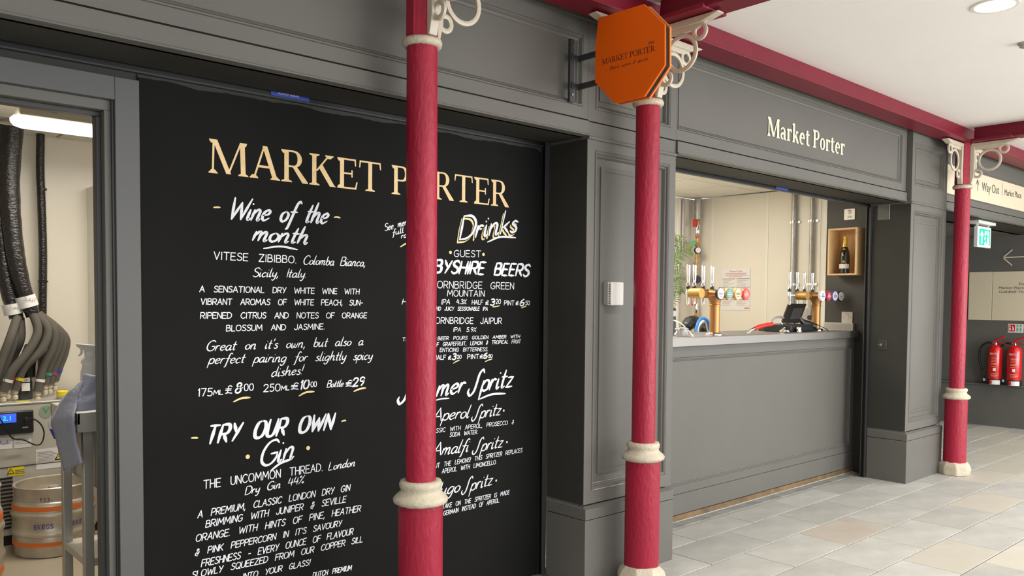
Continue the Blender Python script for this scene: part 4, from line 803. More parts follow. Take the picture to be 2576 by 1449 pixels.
# ---- beer founts
def fount(x, y, badges, handles_dx, label, skirt=True):
    z0 = 1.262; zb = 1.568
    t = empty('beer_tap_tower', (x, y, z0), label, 'beer tap')
    mb = MB(); mb.lathe((x, y, z0), [(.064, 0), (.064, .010), (.056, .018), (.046, .022)], 28); mb.build('foot', 'chrome', t)
    mb = MB(); mb.lathe((x, y, z0), [(.0365, .02), (.0365, .212), (.041, .213), (.041, .222), (.038, .226), (.040, .245), (.052, .275), (.060, .30)], 28); mb.build('column', 'brass', t)
    mb = MB(); mb.cyl((x-.175, y+.03, zb), (x+.275, y+.03, zb), .033, n=28); mb.build('cross_tube', 'brass', t)
    mb = MB(); mb.cyl((x-.20, y-.02, zb), (x-.20, y+.075, zb), .036, n=28); mb.build('end_block', 'brass_l', t)
    mb = MB(); mb.cyl((x-.20, y-.024, zb), (x-.20, y-.020, zb), .0365, n=28); mb.build('end_cap', 'brass_l', t)
    for i, (c, rim, txt, tc) in enumerate(badges):
        bx = x-.055+.112*i
        mb = MB(); mb.cyl((bx, y+.01, zb), (bx, y-.062, zb), .030, .016, n=20); st_ = mb.build('badge_stalk', 'brass', t)
        mb = MB(); n = 28; U = Vector((math.cos(-.32), math.sin(-.32), 0)); Nn = Vector((U.y, -U.x, 0)); c0 = Vector((bx, y-.085, zb))
        def el(k, q): return [c0+U*(.033*k*math.cos(2*PI*a/n))+Vector((0, 0, .045*k*math.sin(2*PI*a/n)))+Nn*q for a in range(n)]
        mb.prism(el(1.0, 0), -Nn*.022); bo = mb.build('badge', rim, t)
        mb = MB(); mb.prism(el(.88, .0035), -Nn*.004); fo = mb.build('badge_face', c, bo)
        a_ = c0-U*.020+Nn*.0045; b_ = c0+U*.020+Nn*.0035
        if txt: font_text(txt, a_+Vector((0, 0, -.007)), b_+Vector((0, 0, -.007)), .013, tc, bo)
        for zz_, hw_, hh_ in ([(-.019, .012, .0018)] if txt else [(-.019, .010, .0016), (-.007, .018, .0040), (.006, .014, .0030), (.020, .008, .0018)]):
            mb = MB(); mb.obox(c0+Nn*.0045+Vector((0, 0, zz_)), U*hw_, Nn*.0004, (0, 0, hh_)); mb.build('print_mark', tc, bo)
    for i, dx in enumerate(handles_dx):
        hx = x+dx; hy = y+.105; 
        mb = MB(); mb.cyl((hx, y+.05, zb), (hx, hy, zb), .011, n=12); mb.cyl((hx, hy-.004, zb), (hx, hy+.004, zb), .020, n=16)
        mb.lathe((hx, hy, 0), [(.004, zb-.085), (.010, zb-.078), (.013, zb-.03), (.017, zb-.012), (.019, zb+.012), (.013, zb+.026), (.011, zb+.034)][::1], 16); tp = mb.build('tap_body', 'chrome', t)
        mb = MB(); mb.lathe((hx, hy, 0), [(.015, zb+.034), (.017, zb+.040), (.015, zb+.048)], 16); mb.build('gasket', 'black', tp)
        mb = MB(); mb.lathe((hx, hy, 0), [(.010, zb+.048), (.018, zb+.058), (.013, zb+.072), (.009, zb+.086), (.012, zb+.10), (.0145, zb+.19), (.0145, zb+.205), (.009, zb+.210)], 14); mb.build('tap_handle', 'chrome', tp)
    return t
fount(5.137, 3.475, [('b_white', 'black', 'Asahi', 'navy'), ('b_teal', 'brass_l', '', 'paper'), ('b_cream', 'brass_l', 'CORNISH', 'darktext'), ('b_red', 'b_red', '', 'paper')], (-.185, -.11, .0, .115),
      'brass beer tap tower with white, teal, cream and red badges')
fount(6.79, 3.55, [('b_white', 'b_white', '', 'navy'), ('b_crim', 'b_crim', '', 'paper'), ('b_white', 'b_purp', '', 'b_purp'), ('b_white', 'black', 'Asahi', 'navy')], (-.27, -.14, -.02, .125),
      'brass beer tap tower at the right with crimson and purple badges')
# ---- till
tl = empty('till', (6.45, 3.60, 1.262), 'black touch-screen till seen from behind on the worktop', 'till')
cT = Vector((6.52, 3.555, 1.405)); U = Vector((.90, -.43, 0)).normalized(); Vv = Vector((-U.y*-.0+.26, .12, .80)).normalized(); Vv = (Vv-U*Vv.dot(U)).normalized(); Nt = U.cross(Vv)
Vv = (Vector((.20, .22, 1)).normalized()); Vv = (Vv-U*Vv.dot(U)).normalized(); Nt = U.cross(Vv).normalized()
def quadbox(mb, cs, th): mb.prism(cs, th)
sc = [Vector((6.3061,3.6000,1.3360)), Vector((6.5301,3.5600,1.3344)), Vector((6.7569,3.6200,1.4985)), Vector((6.5228,3.6600,1.5007))]
mb = MB(); mb.prism(sc, Vector((.03, .05, -.012))*.5); s1 = mb.build('screen', 'black', tl, bevel=.004)
cc = sum(sc, Vector())/4; ins = [cc+(p-cc)*.55+Vector((.012, -.014, -.004)) for p in sc]
mb = MB(); mb.prism(ins, (.01, .016, -.004)); mb.build('rear_cover', mat('dark grey plastic', (.03, .032, .033), .45), s1, bevel=.003)
a_ = cc+Vector((.02, -.005, -.02)); mb = MB(); mb.tube([a_, a_+Vector((.06, -.03, -.06)), Vector((6.70, 3.50, 1.300))], [.018, .022, .026], 8); mb.build('stand_arm', 'black', tl, smooth=False)
mb = MB(); mb.box(6.22, 3.47, 1.263, 6.60, 3.72, 1.325); mb.build('printer_box', 'black', tl, bevel=.008)
mb = MB(); mb.box(6.60, 3.50, 1.263, 6.74, 3.66, 1.285); mb.build('foot_plate', 'black', tl, bevel=.004)
mb = MB(); mb.tube([a_+Vector((.02, 0, -.02)), (6.62, 3.50, 1.34), (6.74, 3.47, 1.30), (6.83, 3.46, 1.272), (6.78, 3.44, 1.267)], .003, 6, smooth=5); mb.build('cable', 'black', tl)
mb = MB(); mb.tube([(6.2735,3.6000,1.3498), (6.3238,3.5800,1.3028), (6.4167,3.5700,1.3017), (6.4875,3.5700,1.3483)], .0035, 6, smooth=6); mb.build('wire_hook', 'chrome', tl)
# small crumpled clear bags on the counter front
for k, (px, lab) in enumerate((((6.0307,3.4200,1.2669), 'crumpled clear plastic bag in front of the till'), ((6.2993,3.4400,1.2874), 'small crumpled clear wrap under the till arm'))):
    mb = MB(); rr = random.Random(k); mb.lathe((px[0], px[1], 1.263), [(.02, 0), (.034-.01*k, .006), (.030-.01*k, .022), (.014, .036), (.004, .040)], 9)
    mb.v = [(a+rr.uniform(-.008, .008), b+rr.uniform(-.008, .008), c+(rr.uniform(-.004, .006) if c > 1.265 else 0)) for a, b, c in mb.v]
    tag(mb.build('plastic_bag', 'chrome', smooth=False), lab, 'bag')
# soda hose with red grip
hz = empty('soda_hose', (6.2, 3.75, 1.262), 'steel soda hose with a red grip lying by the till', 'hose')
mb = MB(); mb.tube([(5.6298,3.5000,1.2658), (5.6629,3.5000,1.2870), (5.7194,3.5000,1.3016)], [.008, .011, .012], 10, smooth=4); mb.build('nozzle', 'chrome', hz)
mb = MB(); mb.tube([(5.7138,3.5000,1.2986), (5.7884,3.5000,1.3131), (5.8761,3.5000,1.3245), (5.9776,3.5000,1.3327)], [.015, .018, .016, .017], 10, smooth=4); mb.build('grip', 'hosered', hz)
mb = MB(); mb.tube([(5.9535,3.5000,1.3298), (5.9985,3.5200,1.3578), (6.1274,3.5600,1.3818), (6.2784,3.6000,1.3865), (6.4205,3.6400,1.3643), (6.5821,3.7000,1.3094), (6.45, 3.76, 1.280)], .011, 8, smooth=5); mb.build('braided_hose', 'steel_l', hz)
mb = MB(); mb.box(6.30, 3.74, 1.263, 6.42, 3.82, 1.30); mb.build('holster', 'track', hz, bevel=.004)
# ---- items at the left end of the worktop
jar = empty('glass_jar', (4.62, 3.40, 1.262), 'clear ridged jar at the left end of the worktop', 'jar')
jx, jy = (4.7445,3.4787,1.2620)[:2]
mb = MB(); mb.lathe((jx, jy, 1.263), [(.040, 0), (.042, .006), (.042, .045), (.046, .050), (.046, .056), (.03, .062), (.012, .064)], 24); mb.build('body', 'soap', jar); 
mb = MB(); mb.lathe((jx, jy, 1.263), [(.047, .046), (.049, .05), (.047, .056)], 24); mb.build('rim', 'chrome', jar)
cb = empty('white_cable', (4.7, 3.45, 1.262), 'looped white cable hanging over the left end of the worktop', 'cable')
mb = MB(); mb.tube([(4.6736,3.5000,1.3744), (4.7104,3.5000,1.3684), (4.7575,3.4900,1.3485), (4.8056,3.4800,1.3114), (4.8351,3.4700,1.2829), (4.7567,3.4000,1.2674)], .0045, 8, smooth=5); mb.tube([(4.7519,3.4000,1.2731), (4.7523,3.3900,1.2596)], .009, 8); mb.build('cable', 'pvc', cb)
mb = MB(); mb.tube([(4.6964,3.5000,1.3741), (4.7249,3.5000,1.3402), (4.7079,3.4900,1.3016), (4.6586,3.4800,1.2750)], .0045, 8, smooth=5); mb.build('cable_loop', 'pvc', cb)
st_ = empty('bar_stool', (5.55, 4.2, 0), 'black curved moulded back behind the left tap tower', 'chair')
mb = MB(); mb.tube([(5.7392,4.1800,1.2470), (5.7660,4.1800,1.2939), (5.8161,4.1800,1.3272), (5.8959,4.1800,1.3469), (5.9375,4.1800,1.3155)], [.02, .05, .06, .04, .015], 10, smooth=5); mb.tube([(6.0044,4.1800,1.2349), (6.0269,4.1800,1.2761), (6.0979,4.1800,1.2960), (6.1705,4.1800,1.2949)], [.03, .045, .045, .03], 10, smooth=5); mb.build('backrest', 'black', st_)
mb = MB(); mb.cyl((5.55, 4.2, .0), (5.55, 4.2, .03), .2, n=20); mb.cyl((5.55, 4.2, .03), (5.55, 4.2, 1.2), .03, n=12); mb.cyl((5.55, 4.2, 1.2), (5.55, 4.2, 1.24), .16, n=20); mb.build('pedestal', 'black', st_)
bh = empty('blue_hose', (5.35, 4.0, 1.262), 'glossy blue hose looped behind the left tap tower', 'hose')
mb = MB(); mb.tube([(5.6031,3.9700,1.2371), (5.6126,3.9700,1.2892), (5.6441,3.9700,1.3476), (5.6991,3.9700,1.3701), (5.7559,3.9700,1.3564), (5.7911,3.9700,1.3195), (5.8040,3.9700,1.2728)], .0125, 10, smooth=6); mb.build('hose', 'bluebright', bh)
mb = MB(); mb.tube([(5.6535,3.9900,1.2353), (5.6685,3.9900,1.2943), (5.7118,3.9900,1.3398), (5.7511,3.9900,1.3460), (5.7862,3.9900,1.3124), (5.8050,3.9900,1.2588)], .008, 8, smooth=6); mb.build('hose', 'pvc', bh)
ph_ = empty('payment_handset', (4.84, 3.62, 1.262), 'black handset standing at the left edge of the bar opening', 'handset')
hx, hy, _ = (4.8334,3.6200,1.3874)
mb = MB(); mb.box(hx-.03, hy-.012, 1.263, hx+.022, hy+.02, 1.46); mb.build('body', 'black', ph_, bevel=.01)
mb = MB(); mb.box(hx-.02, hy-.014, 1.40, hx+.012, hy-.012, 1.44); mb.build('display', 'greysw', ph_)
# ---- palm
pl = empty('potted_palm', (5.30, 4.88, 0), 'tall palm with feathery fronds at the left of the bar opening', 'plant')
mb = MB(); mb.lathe((5.30, 4.88, 0), [(.14, 0), (.18, .35), (.19, .38), (.17, .38), (.16, .34)], 24); mb.build('pot', 'potblack', pl)
mb = MB(); mb.tube([(5.30, 4.88, .34), (5.36, 4.80, .9), (5.60, 4.46, 1.35)], [.03, .024, .018], 8); mb.build('trunk', 'stem', pl)
def frond(pts, ln):
    P = catmull([Vector(p) for p in pts], 9); mb = MB(); mb.tube(P, .004, 5)
    for i in range(4, len(P)-1):
        t = (P[min(i+1, len(P)-1)]-P[i-1]).normalized()
        for s in (-1, 1):
            for q in (0,):
                b = P[i]+(P[min(i+1, len(P)-1)]-P[i])*q; u = i/len(P); l = ln*(.65+.6*math.sin(PI*min(1, u*1.05)))
                side = Vector((t.z, random.uniform(-.4, .4), -t.x)).normalized()*s
                d = (t*.75+side*.85+Vector((0, 0, -.15))).normalized(); wv = d.cross(Vector((.3, 1, .2))).normalized()*.0035
                tip = b+d*l+Vector((0, 0, -.012)); mid = b+d*l*.5
                mb.add([b-wv*.5, b+wv*.5, mid+wv, tip, mid-wv], [(0, 1, 2, 3, 4)])
    mb.build('frond', 'green_leaf', pl, smooth=False)
frond([(5.60, 4.46, 1.35), (5.8305,4.4000,1.7462), (5.8943,4.4000,1.9225), (5.9938,4.4000,2.0956)], .11)
frond([(5.60, 4.46, 1.35), (5.7745,4.3500,1.7781), (5.8565,4.3500,1.8913), (5.9302,4.3000,1.9550), (5.9764,4.3000,1.9641)], .09)
frond([(5.60, 4.46, 1.35), (5.8621,4.4000,1.6251), (5.8999,4.4000,1.7132), (5.9895,4.4000,1.8281)], .10)
frond([(5.60, 4.46, 1.35), (5.8483,4.4000,1.5029), (5.8917,4.4000,1.5906), (5.9712,4.4000,1.6445), (5.9960,4.4000,1.5920)], .08)
frond([(5.60, 4.46, 1.35), (5.7808,4.4000,1.9175), (5.8345,4.4000,2.0238), (5.8896,4.4000,2.0963)], .10)
# ---- services on the side wall
wpipe = empty('water_pipework', (7.13, 5.06, 1.3), 'copper water pipe with valves, gauge and filter in the bar corner', 'pipe')
xp, yp = 7.13, 5.05
def pz(py): return aty_z(py)
def zat(py): return 2.5805+(498-py)*(2.5805-1.10)/(860-498)
def xz(px, py): return (xp+(px-1757)*.0062, yp, zat(py))
mb = MB(); mb.cyl((xp, yp, 2.575), (xp, yp, zat(552)), .036, n=18); mb.build('grey_waste_pipe', 'galv', wpipe)
mb = MB(); mb.lathe((xp, yp, 0), [(.018, zat(640)+0), (.024, zat(638)), (.018, zat(634)), (.018, zat(622)), (.026, zat(620)), (.026, zat(614)), (.018, zat(612)), (.018, zat(598)), (.027, zat(596)), (.018, zat(590)), (.018, zat(566)), (.025, zat(564)), (.025, zat(555)), (.018, zat(552))], 14); mb.build('brass_fittings', 'copper', wpipe)
mb = MB(); mb.cyl((xp-.01, yp, zat(860)), (xp-.01, yp, zat(640)), .014, n=12); mb.build('copper_pipe', 'copper', wpipe)
for z in (650, 665, 680, 697, 712, 735):
    mb = MB(); mb.cyl((xp-.01, yp, zat(z)), (xp-.01, yp, zat(z-5)), .021, n=12); mb.build('coupling', 'brass_l', wpipe)
for z in (562, 760):
    mb = MB(); mb.box(xp-.075, yp-.02, zat(z+9), xp-.045, yp+.01, zat(z-10)); mb.build('lever', 'c_red', wpipe, bevel=.003)
    mb = MB(); mb.lathe((xp-.005, yp, 0), [(.02, zat(z+28)), (.03, zat(z+22)), (.022, zat(z+14)), (.03, zat(z+6)), (.02, zat(z))], 12); mb.build('ball_valve', 'chrome', wpipe)
mb = MB(); mb.cyl((xp, yp, zat(614)), (xp-.12, yp-.04, zat(613)), .022, n=12); mb.build('branch', 'brass_l', wpipe)
mb = MB(); mb.cyl((xp-.12, yp-.04, zat(613)), (xp-.145, yp-.05, zat(613)), .026, n=12); mb.build('green_cap', 'c_grn', wpipe)
mb = MB(); mb.cyl((xp-.09, yp-.06, zat(631)), (xp-.105, yp-.085, zat(631)), .034, n=20); g_ = mb.build('gauge', 'black', wpipe)
mb = MB(); mb.cyl((xp-.1055, yp-.0855, zat(631)), (xp-.107, yp-.088, zat(631)), .028, n=20); mb.build('dial', 'paper', g_)
mb = MB(); mb.cyl((xp-.01, yp, zat(703)), (xp-.05, yp-.04, zat(703)), .042, n=20); g_ = mb.build('filter_head', 'navy', wpipe)
mb = MB(); mb.cyl((xp-.05, yp-.04, zat(703)), (xp-.07, yp-.06, zat(703)), .030, n=16); mb.build('knob', 'black', g_)
for z in (542, 635): mb = MB(); mb.box(xp+.02, yp+.02, zat(z)-.008, XS, yp+.035, zat(z)+.008); mb.build('pipe_clip', 'galv', wpipe)
mb = MB(); mb.cyl((6.985, 5.13, 2.575), (6.985, 5.13, 2.0), .013, n=12); cd0 = tag(mb.build('conduit', 'galv'), 'thin grey conduit in the corner left of the copper pipework', 'pipe')
jb = MB(); jb.box(6.86, 5.085, 1.74, 7.06, 5.158, 2.02); jb = tag(jb.build('junction_box', 'steel_l', bevel=.012), 'grey square junction box behind the left tap handles', 'box')
for (px, r, lab) in ((2000, .024, 'thicker galvanised conduit running down the cream wall behind the right taps'), (2047, .019, 'thinner galvanised conduit nearer the dark grey wall')):
    yq = {2000: 4.003, 2047: 3.822}[px]
    t = empty('wall_conduit', (XS-.03, yq, 1.6), lab, 'pipe')
    mb = MB(); mb.cyl((XS-.03, yq, 2.575), (XS-.03, yq, 1.35), r, n=16); mb.build('tube', 'galv', t)
    for z in (2.27, 1.68):
        mb = MB(); mb.box(XS-.012, yq-.05, z-.010, XS-.001, yq+.05, z+.010); mb.cyl((XS-.03, yq, z-.010), (XS-.03, yq, z+.010), r+.004, n=16); mb.cyl((XS-.013, yq-.045, z), (XS-.018, yq-.045, z), .012, n=10); mb.build('saddle_clip', 'chrome', t)
mb = MB(); mb.box(XS-.10, 3.86, 1.33, XS-.001, 4.06, 1.46); so = empty('socket_outlet', (XS, 3.9, 1.36), 'grey socket behind the right tap tower', 'socket')
mb = MB(); mb.box(XS-.028, 3.765, 1.335, XS, 3.93, 1.455); mb.build('plate', 'greysw', so, bevel=.005)
mb = MB(); mb.cyl((XS-.028, 3.81, 1.37), (XS-.06, 3.81, 1.37), .022, n=14); mb.build('plug', 'black', so)
# notice on the wall
nt = empty('wall_notice', (XS, 4.65, 1.6), 'white printed notice with red and grey lines on the cream wall', 'notice')
ya, yb, za, zb = 4.806, 4.476, 1.428, 1.845
mb = MB(); mb.box(XS-.0022, yb, za, XS-.0005, ya, zb); mb.build('sheet', 'paper', nt)
rr = random.Random(9); W_ = ya-yb; Hh = zb-za
def nl(u0, u1, v, h, m):
    mb = MB(); mb.box(XS-.003, ya-u1*W_, zb-(v+h)*Hh, XS-.0022, ya-u0*W_, zb-v*Hh); o = mb.build('print_line', m, nt, smooth=False)
write_line('Coca-Cola', (XS-.003, ya-.27*W_, zb-.075*Hh), (XS-.003, ya-.72*W_, zb-.075*Hh), .016, 'redink', nt, hw=.0015, slant=.3)
nl(.12, .88, .105, .012, 'ink'); nl(.16, .84, .14, .010, 'redink'); nl(.08, .94, .165, .010, 'redink'); nl(.25, .72, .19, .010, 'redink')
for v in (.235, .44, .56, .74):
    nl(.02, .48 if v != .74 else .97, v, .016, 'ink')
    if v != .74: nl(.52, .98, v+.0, .016, 'ink')
for c0, c1 in ((.04, .47), (.54, .97)):
    for v in (.28, .30, .325, .35, .385, .41, .48, .50, .525, .60, .62, .65, .68, .79, .81, .835, .86, .89): nl(c0, c0+(c1-c0)*rr.uniform(.45, 1), v, .006, 'ink' if rr.random() < .7 else 'redink')
nl(.82, .98, .935, .03, 'redink')
# ---- switches on the dark cheek wall
XC = 7.16
for nm, y, z, lab in (('a', 3.445, 2.30, 'upper steel fused switch plate on dark wall above the wooden box'), ('b', 3.445, 1.378, 'lower steel light switch plate on dark wall above the steel upstand')):
    t = empty('wall_switch', (XC, y, z), lab, 'switch')
    mb = MB(); mb.box(XC-.009, y-.052, z-.052, XC, y+.052, z+.052); p_ = mb.build('plate', 'steel_l', t, bevel=.006)
    if nm == 'a':
        mb = MB(); mb.box(XC-.013, y-.014, z+.004, XC-.009, y+.014, z+.038); mb.build('rocker', 'pvc', t, bevel=.002)
        mb = MB(); mb.box(XC-.0135, y-.010, z+.030, XC-.013, y+.010, z+.037); mb.build('red_mark', 'c_red', t)
        mb = MB(); mb.box(XC-.012, y-.018, z-.034, XC-.009, y+.018, z-.014); mb.build('fuse_holder', 'pvc', t, bevel=.002)
    else:
        mb = MB(); mb.box(XC-.013, y-.014, z-.022, XC-.009, y+.014, z+.022); mb.build('rocker', 'pvc', t, bevel=.002)
        for s in (-1, 1): mb = MB(); mb.cyl((XC-.0095, y+s*.036, z), (XC-.011, y+s*.036, z), .004, n=8); mb.build('screw', 'chrome', t)
mb = MB(); mb.box(7.10, 3.40, 2.43, 7.155, 3.52, 2.455); tag(mb.build('ceiling_sensor', 'greysw', bevel=.01), 'small pale sensor tucked under the opening head above the switch', 'sensor')
# ---- wine crate shelf with bottle
XB0 = 6.955
bx = empty('wooden_crate', (XC, 3.41, 1.96), 'pale pine wine crate mounted on its side as a shelf', 'crate')
y0, y1, z0, z1 = 3.279, 3.541, 1.752, 2.163
mb = MB(); mb.box(XC-.012, y0, z0, XC-.001, y1, z1); mb.build('back_board', 'wood', bx, bevel=.001)
mb = MB(); mb.box(XB0, y0, z0, XC-.012, y0+.014, z1); mb.build('side_board', 'wood', bx, bevel=.001)
mb = MB(); mb.box(XB0, y1-.014, z0, XC-.012, y1, z1); mb.build('side_board', 'wood', bx, bevel=.001)
mb = MB(); mb.box(XB0, y0+.0145, z0, XC-.012, y1-.0145, z0+.014); mb.build('bottom_board', 'wood', bx, bevel=.001)
mb = MB(); mb.box(XB0, y0+.0145, z1-.014, XC-.012, y1-.0145, z1); mb.build('top_board', 'wood', bx, bevel=.001)
for z in (1.79, 2.12):
    mb = MB(); mb.cyl((XB0-.0005, y0+.007, z), (XB0-.001, y0+.007, z), .003, n=8); mb.build('nail', 'track', bx)
bt = empty('champagne_bottle', (7.04, 3.415, z0+.0145), 'dark champagne bottle with gold foil neck and white label in the pine crate', 'bottle')
bxx, byy, bz = 7.04, 3.425, z0+.0145
mb = MB(); mb.lathe((bxx, byy, bz), [(.036, 0), (.043, .006), (.044, .15), (.040, .185), (.028, .225), (.020, .245)], 28); mb.build('glass_body', 'bottle', bt)
mb = MB(); mb.lathe((bxx, byy, bz), [(.0245, .235), (.019, .26), (.0165, .30), (.0175, .302), (.018, .325), (.012, .330)], 24); mb.build('foil', 'foil', bt)
mb = MB(); n = 14; P = []
for i in range(n+1):
    a = math.radians(120+140*i/n); P += [(bxx+.0445*math.cos(a), byy+.0445*math.sin(a), bz+.045), (bxx+.0445*math.cos(a), byy+.0445*math.sin(a), bz+.085)]
mb.add(P, [(2*i, 2*i+2, 2*i+3, 2*i+1) for i in range(n)]); mb.build('label', 'paper', bt)
mb = MB(); mb.cyl((bxx-.043, byy-.010, bz+.105), (bxx-.0455, byy-.011, bz+.105), .011, n=14); mb.build('crest', 'foil', bt)
mb = MB(); mb.cyl((bxx-.029, byy-.008, bz+.215), (bxx-.034, byy-.009, bz+.212), .011, n=14); mb.build('neck_seal', 'foil', bt)

# ================================================================ DETAILS ON THE PIERS
t = empty('intercom', (3.33, YF, 1.54), 'white sensor box on the left of the middle pier panel', 'sensor')
mb = MB(); mb.box(3.262, YF-.022, 1.484, 3.285, YF+.012, 1.604); mb.build('grille_side', 'greysw', t, bevel=.002)
mb = MB(); mb.box(3.285, YF-.026, 1.482, 3.384, YF+.014, 1.606); mb.build('cover', 'pvc', t, bevel=.004)
for i in range(12): mb = MB(); mb.box(3.266, YF-.0235, 1.490+i*.009, 3.279, YF-.0222, 1.494+i*.009); mb.build('vent_slot', 'dark', t)
mb = MB(); mb.box(6.985, 3.02, 2.213, 6.99, 3.12, 2.346); t = empty('access_cover', (6.985, 3.07, 2.21), 'small dark hatch with a bright edge at the top of the right pier reveal', 'hatch'); mb.build('plate', 'grey', t, bevel=.0008)
mb = MB(); mb.box(6.982, 3.017, 2.213, 6.988, 3.0195, 2.343); o = mb.build('bright_edge', 'steel_l', t); o['label'] = 'bright bare metal edge'
t = empty('key_switch', (6.985, 3.05, 1.15), 'dark square key switch plate on the right pier reveal', 'switch')
mb = MB(); mb.box(6.982, 3.013, 1.112, 6.99, 3.094, 1.196); mb.build('plate', 'track', t, bevel=.002)
mb = MB(); mb.cyl((6.982, 3.056, 1.155), (6.968, 3.056, 1.155), .012, n=14); mb.build('lock_barrel', 'chrome', t)
for s in (-1, 1): mb = MB(); mb.cyl((6.982, 3.054+s*.032, 1.155), (6.980, 3.054+s*.032, 1.155), .003, n=8); mb.build('screw', 'chrome', t)

# ================================================================ PASSAGE
pn = empty('direction_board', (XW, 3.0, 1.3), 'cream wall panel with exit lettering above the fire extinguishers', 'sign')
mb = MB(); mb.box(XW-.012, 3.561, 1.312, XW-.001, 3.826, 1.912); mb.build('panel', 'signcream', pn, bevel=.002)
mb = MB(); mb.box(XW-.012, 2.3, 1.312, XW-.001, 3.556, 1.912); mb.build('panel', 'signcream', pn, bevel=.002)
xt = XW-.0128
font_text('Exit to', (11.2070,3.2640,1.7448), (xt, (11.2070,3.2640,1.7448)[1]-.16, (11.2070,3.2640,1.7448)[2]), .030, 'darktext', pn)
font_text('Market Place and', (11.2070,3.4837,1.6980), (xt, (11.2070,3.2243,1.6965)[1]-.10, (11.2070,3.2243,1.6965)[2]), .030, 'darktext', pn)
font_text('Guildhall Theatre', (11.2070,3.4801,1.6490), (xt, (11.2070,3.2228,1.6485)[1]-.12, (11.2070,3.2228,1.6485)[2]), .030, 'darktext', pn)
ar = empty('arrow_sign', (XW, 3.2, 2.1), 'large thin cream arrow pointing left on the dark passage wall', 'sign')
a = Vector((11.2150,3.4536,2.0831)); b = Vector((a.x, 2.6, a.z+.012)); c = Vector((11.2150,3.3521,2.1762)); d = Vector((11.2150,3.3507,1.9829))
for p, q in ((a, b), (a, c), (a, d)):
    mb = MB(); dd = (q-p).normalized(); s_v = Vector((0, -dd.z, dd.y))*.007; mb.prism([p-s_v, p+s_v, q+s_v, q-s_v], (-.003, 0, 0)); mb.build('arrow_stroke', 'signcream', ar, smooth=False)
fs_ = empty('fire_notice', (XW, 3.28, 1.2), 'small white and red extinguisher identification sign', 'sign')
mb = MB(); mb.box(XW-.004, 3.205, 1.165, XW-.001, 3.375, 1.272); mb.build('plate', 'paper', fs_)
mb = MB(); mb.box(XW-.006, 3.297, 1.180, XW-.004, 3.365, 1.262); mb.build('red_field', 'extred', fs_)
mb = MB(); mb.box(XW-.0075, 3.343, 1.19, XW-.006, 3.360, 1.225); mb.box(XW-.0075, 3.345, 1.23, XW-.006, 3.358, 1.252); mb.prism([(XW-.006, 3.305, 1.19), (XW-.006, 3.330, 1.195), (XW-.006, 3.322, 1.22), (XW-.006, 3.330, 1.25), (XW-.006, 3.312, 1.235)], (-.0015, 0, 0)); mb.build('pictogram', 'paper', fs_)
for i in range(5):
    for y in (3.27, 3.235): mb = MB(); mb.box(XW-.006, y-.010, 1.182+i*.017, XW-.004, y+.010, 1.192+i*.017); mb.build('print_line', 'c_grn', fs_)
def extinguisher(y, label, hose_side):
    x = XW-.105; z0 = .527
    t = empty('fire_extinguisher', (x, y, z0), label, 'fire extinguisher', 'water extinguishers on the ledge')
    mb = MB(); mb.lathe((x, y, z0), [(.082, 0), (.085, .004), (.085, .055), (.080, .07)], 28); mb.build('foot_ring', 'black', t)
    mb = MB(); mb.lathe((x, y, z0), [(.079, .045), (.080, .05), (.080, .415), (.074, .445), (.055, .470), (.030, .482), (.022, .49)], 28); mb.build('cylinder', 'extred', t)
    mb = MB(); mb.cyl((x, y, z0+.485), (x, y, z0+.52), .018, n=14); mb.cyl((x, y+.045, z0+.508), (x, y-.03, z0+.508), .012, n=12); mb.build('valve', 'chrome', t)
    mb = MB(); mb.tube([(x-.01, y+.03, z0+.52), (x-.015, y-.03, z0+.555), (x-.02, y-.11, z0+.59)], [.010, .012, .010], 6); mb.tube([(x-.01, y+.0, z0+.515), (x-.015, y-.06, z0+.515), (x-.02, y-.12, z0+.495)], .007, 6); mb.build('lever_handle', 'extred', t)
    s = hose_side
    mb = MB(); mb.tube([(x, y+.04, z0+.508), (x, y+.10, z0+.505), (x, y+.165, z0+.44), (x, y+.175, z0+.30), (x, y+.14, z0+.15), (x-.005, y+.115, z0+.06)], .0125, 10, smooth=5); hs_ = mb.build('hose', 'black', t)
    mb = MB(); mb.cyl((x-.005, y+.116, z0+.065), (x-.006, y+.112, z0+.035), .014, n=10); mb.build('nozzle', 'pvc', hs_)
    def patch(a0, a1, za, zb, m, nm, r=.0806):
        mb = MB(); n = 8; P = []
        for i in range(n+1):
            a = math.radians(a0+(a1-a0)*i/n); P += [(x+r*math.cos(a), y+r*math.sin(a), z0+za), (x+r*math.cos(a), y+r*math.sin(a), z0+zb)]
        mb.add(P, [(2*i, 2*i+2, 2*i+3, 2*i+1) for i in range(n)]); mb.build(nm, m, t)
    patch(160, 240, -.0+.004, .056, 'paper', 'service_label', .0856); patch(158, 178, .008, .052, 'c_red', 'red_triangle', .0860)
    yy = y-.0
    font_text('WATER', (x-.0812, yy+.034, z0+.365), (x-.0812, yy-.050, z0+.365), .028, 'paper', t, off=.001)
    for k, (v, wdt) in enumerate(((.335, .5), (.318, 1), (.300, .6), (.284, .5), (.258, .7), (.246, .6), (.222, .55), (.135, 1), (.118, 1), (.104, .8))):
        patch(166, 166+62*wdt, v, v+.004, 'b_cream', 'print_line')
    patch(182, 204, .170, .205, 'paper', 'pictogram')
    return t
extinguisher(3.472, 'left red water extinguisher on the ledge, its black hose looping to the left', 1)
extinguisher(3.262, 'right red water extinguisher on the ledge, cut by the picture edge', 1)
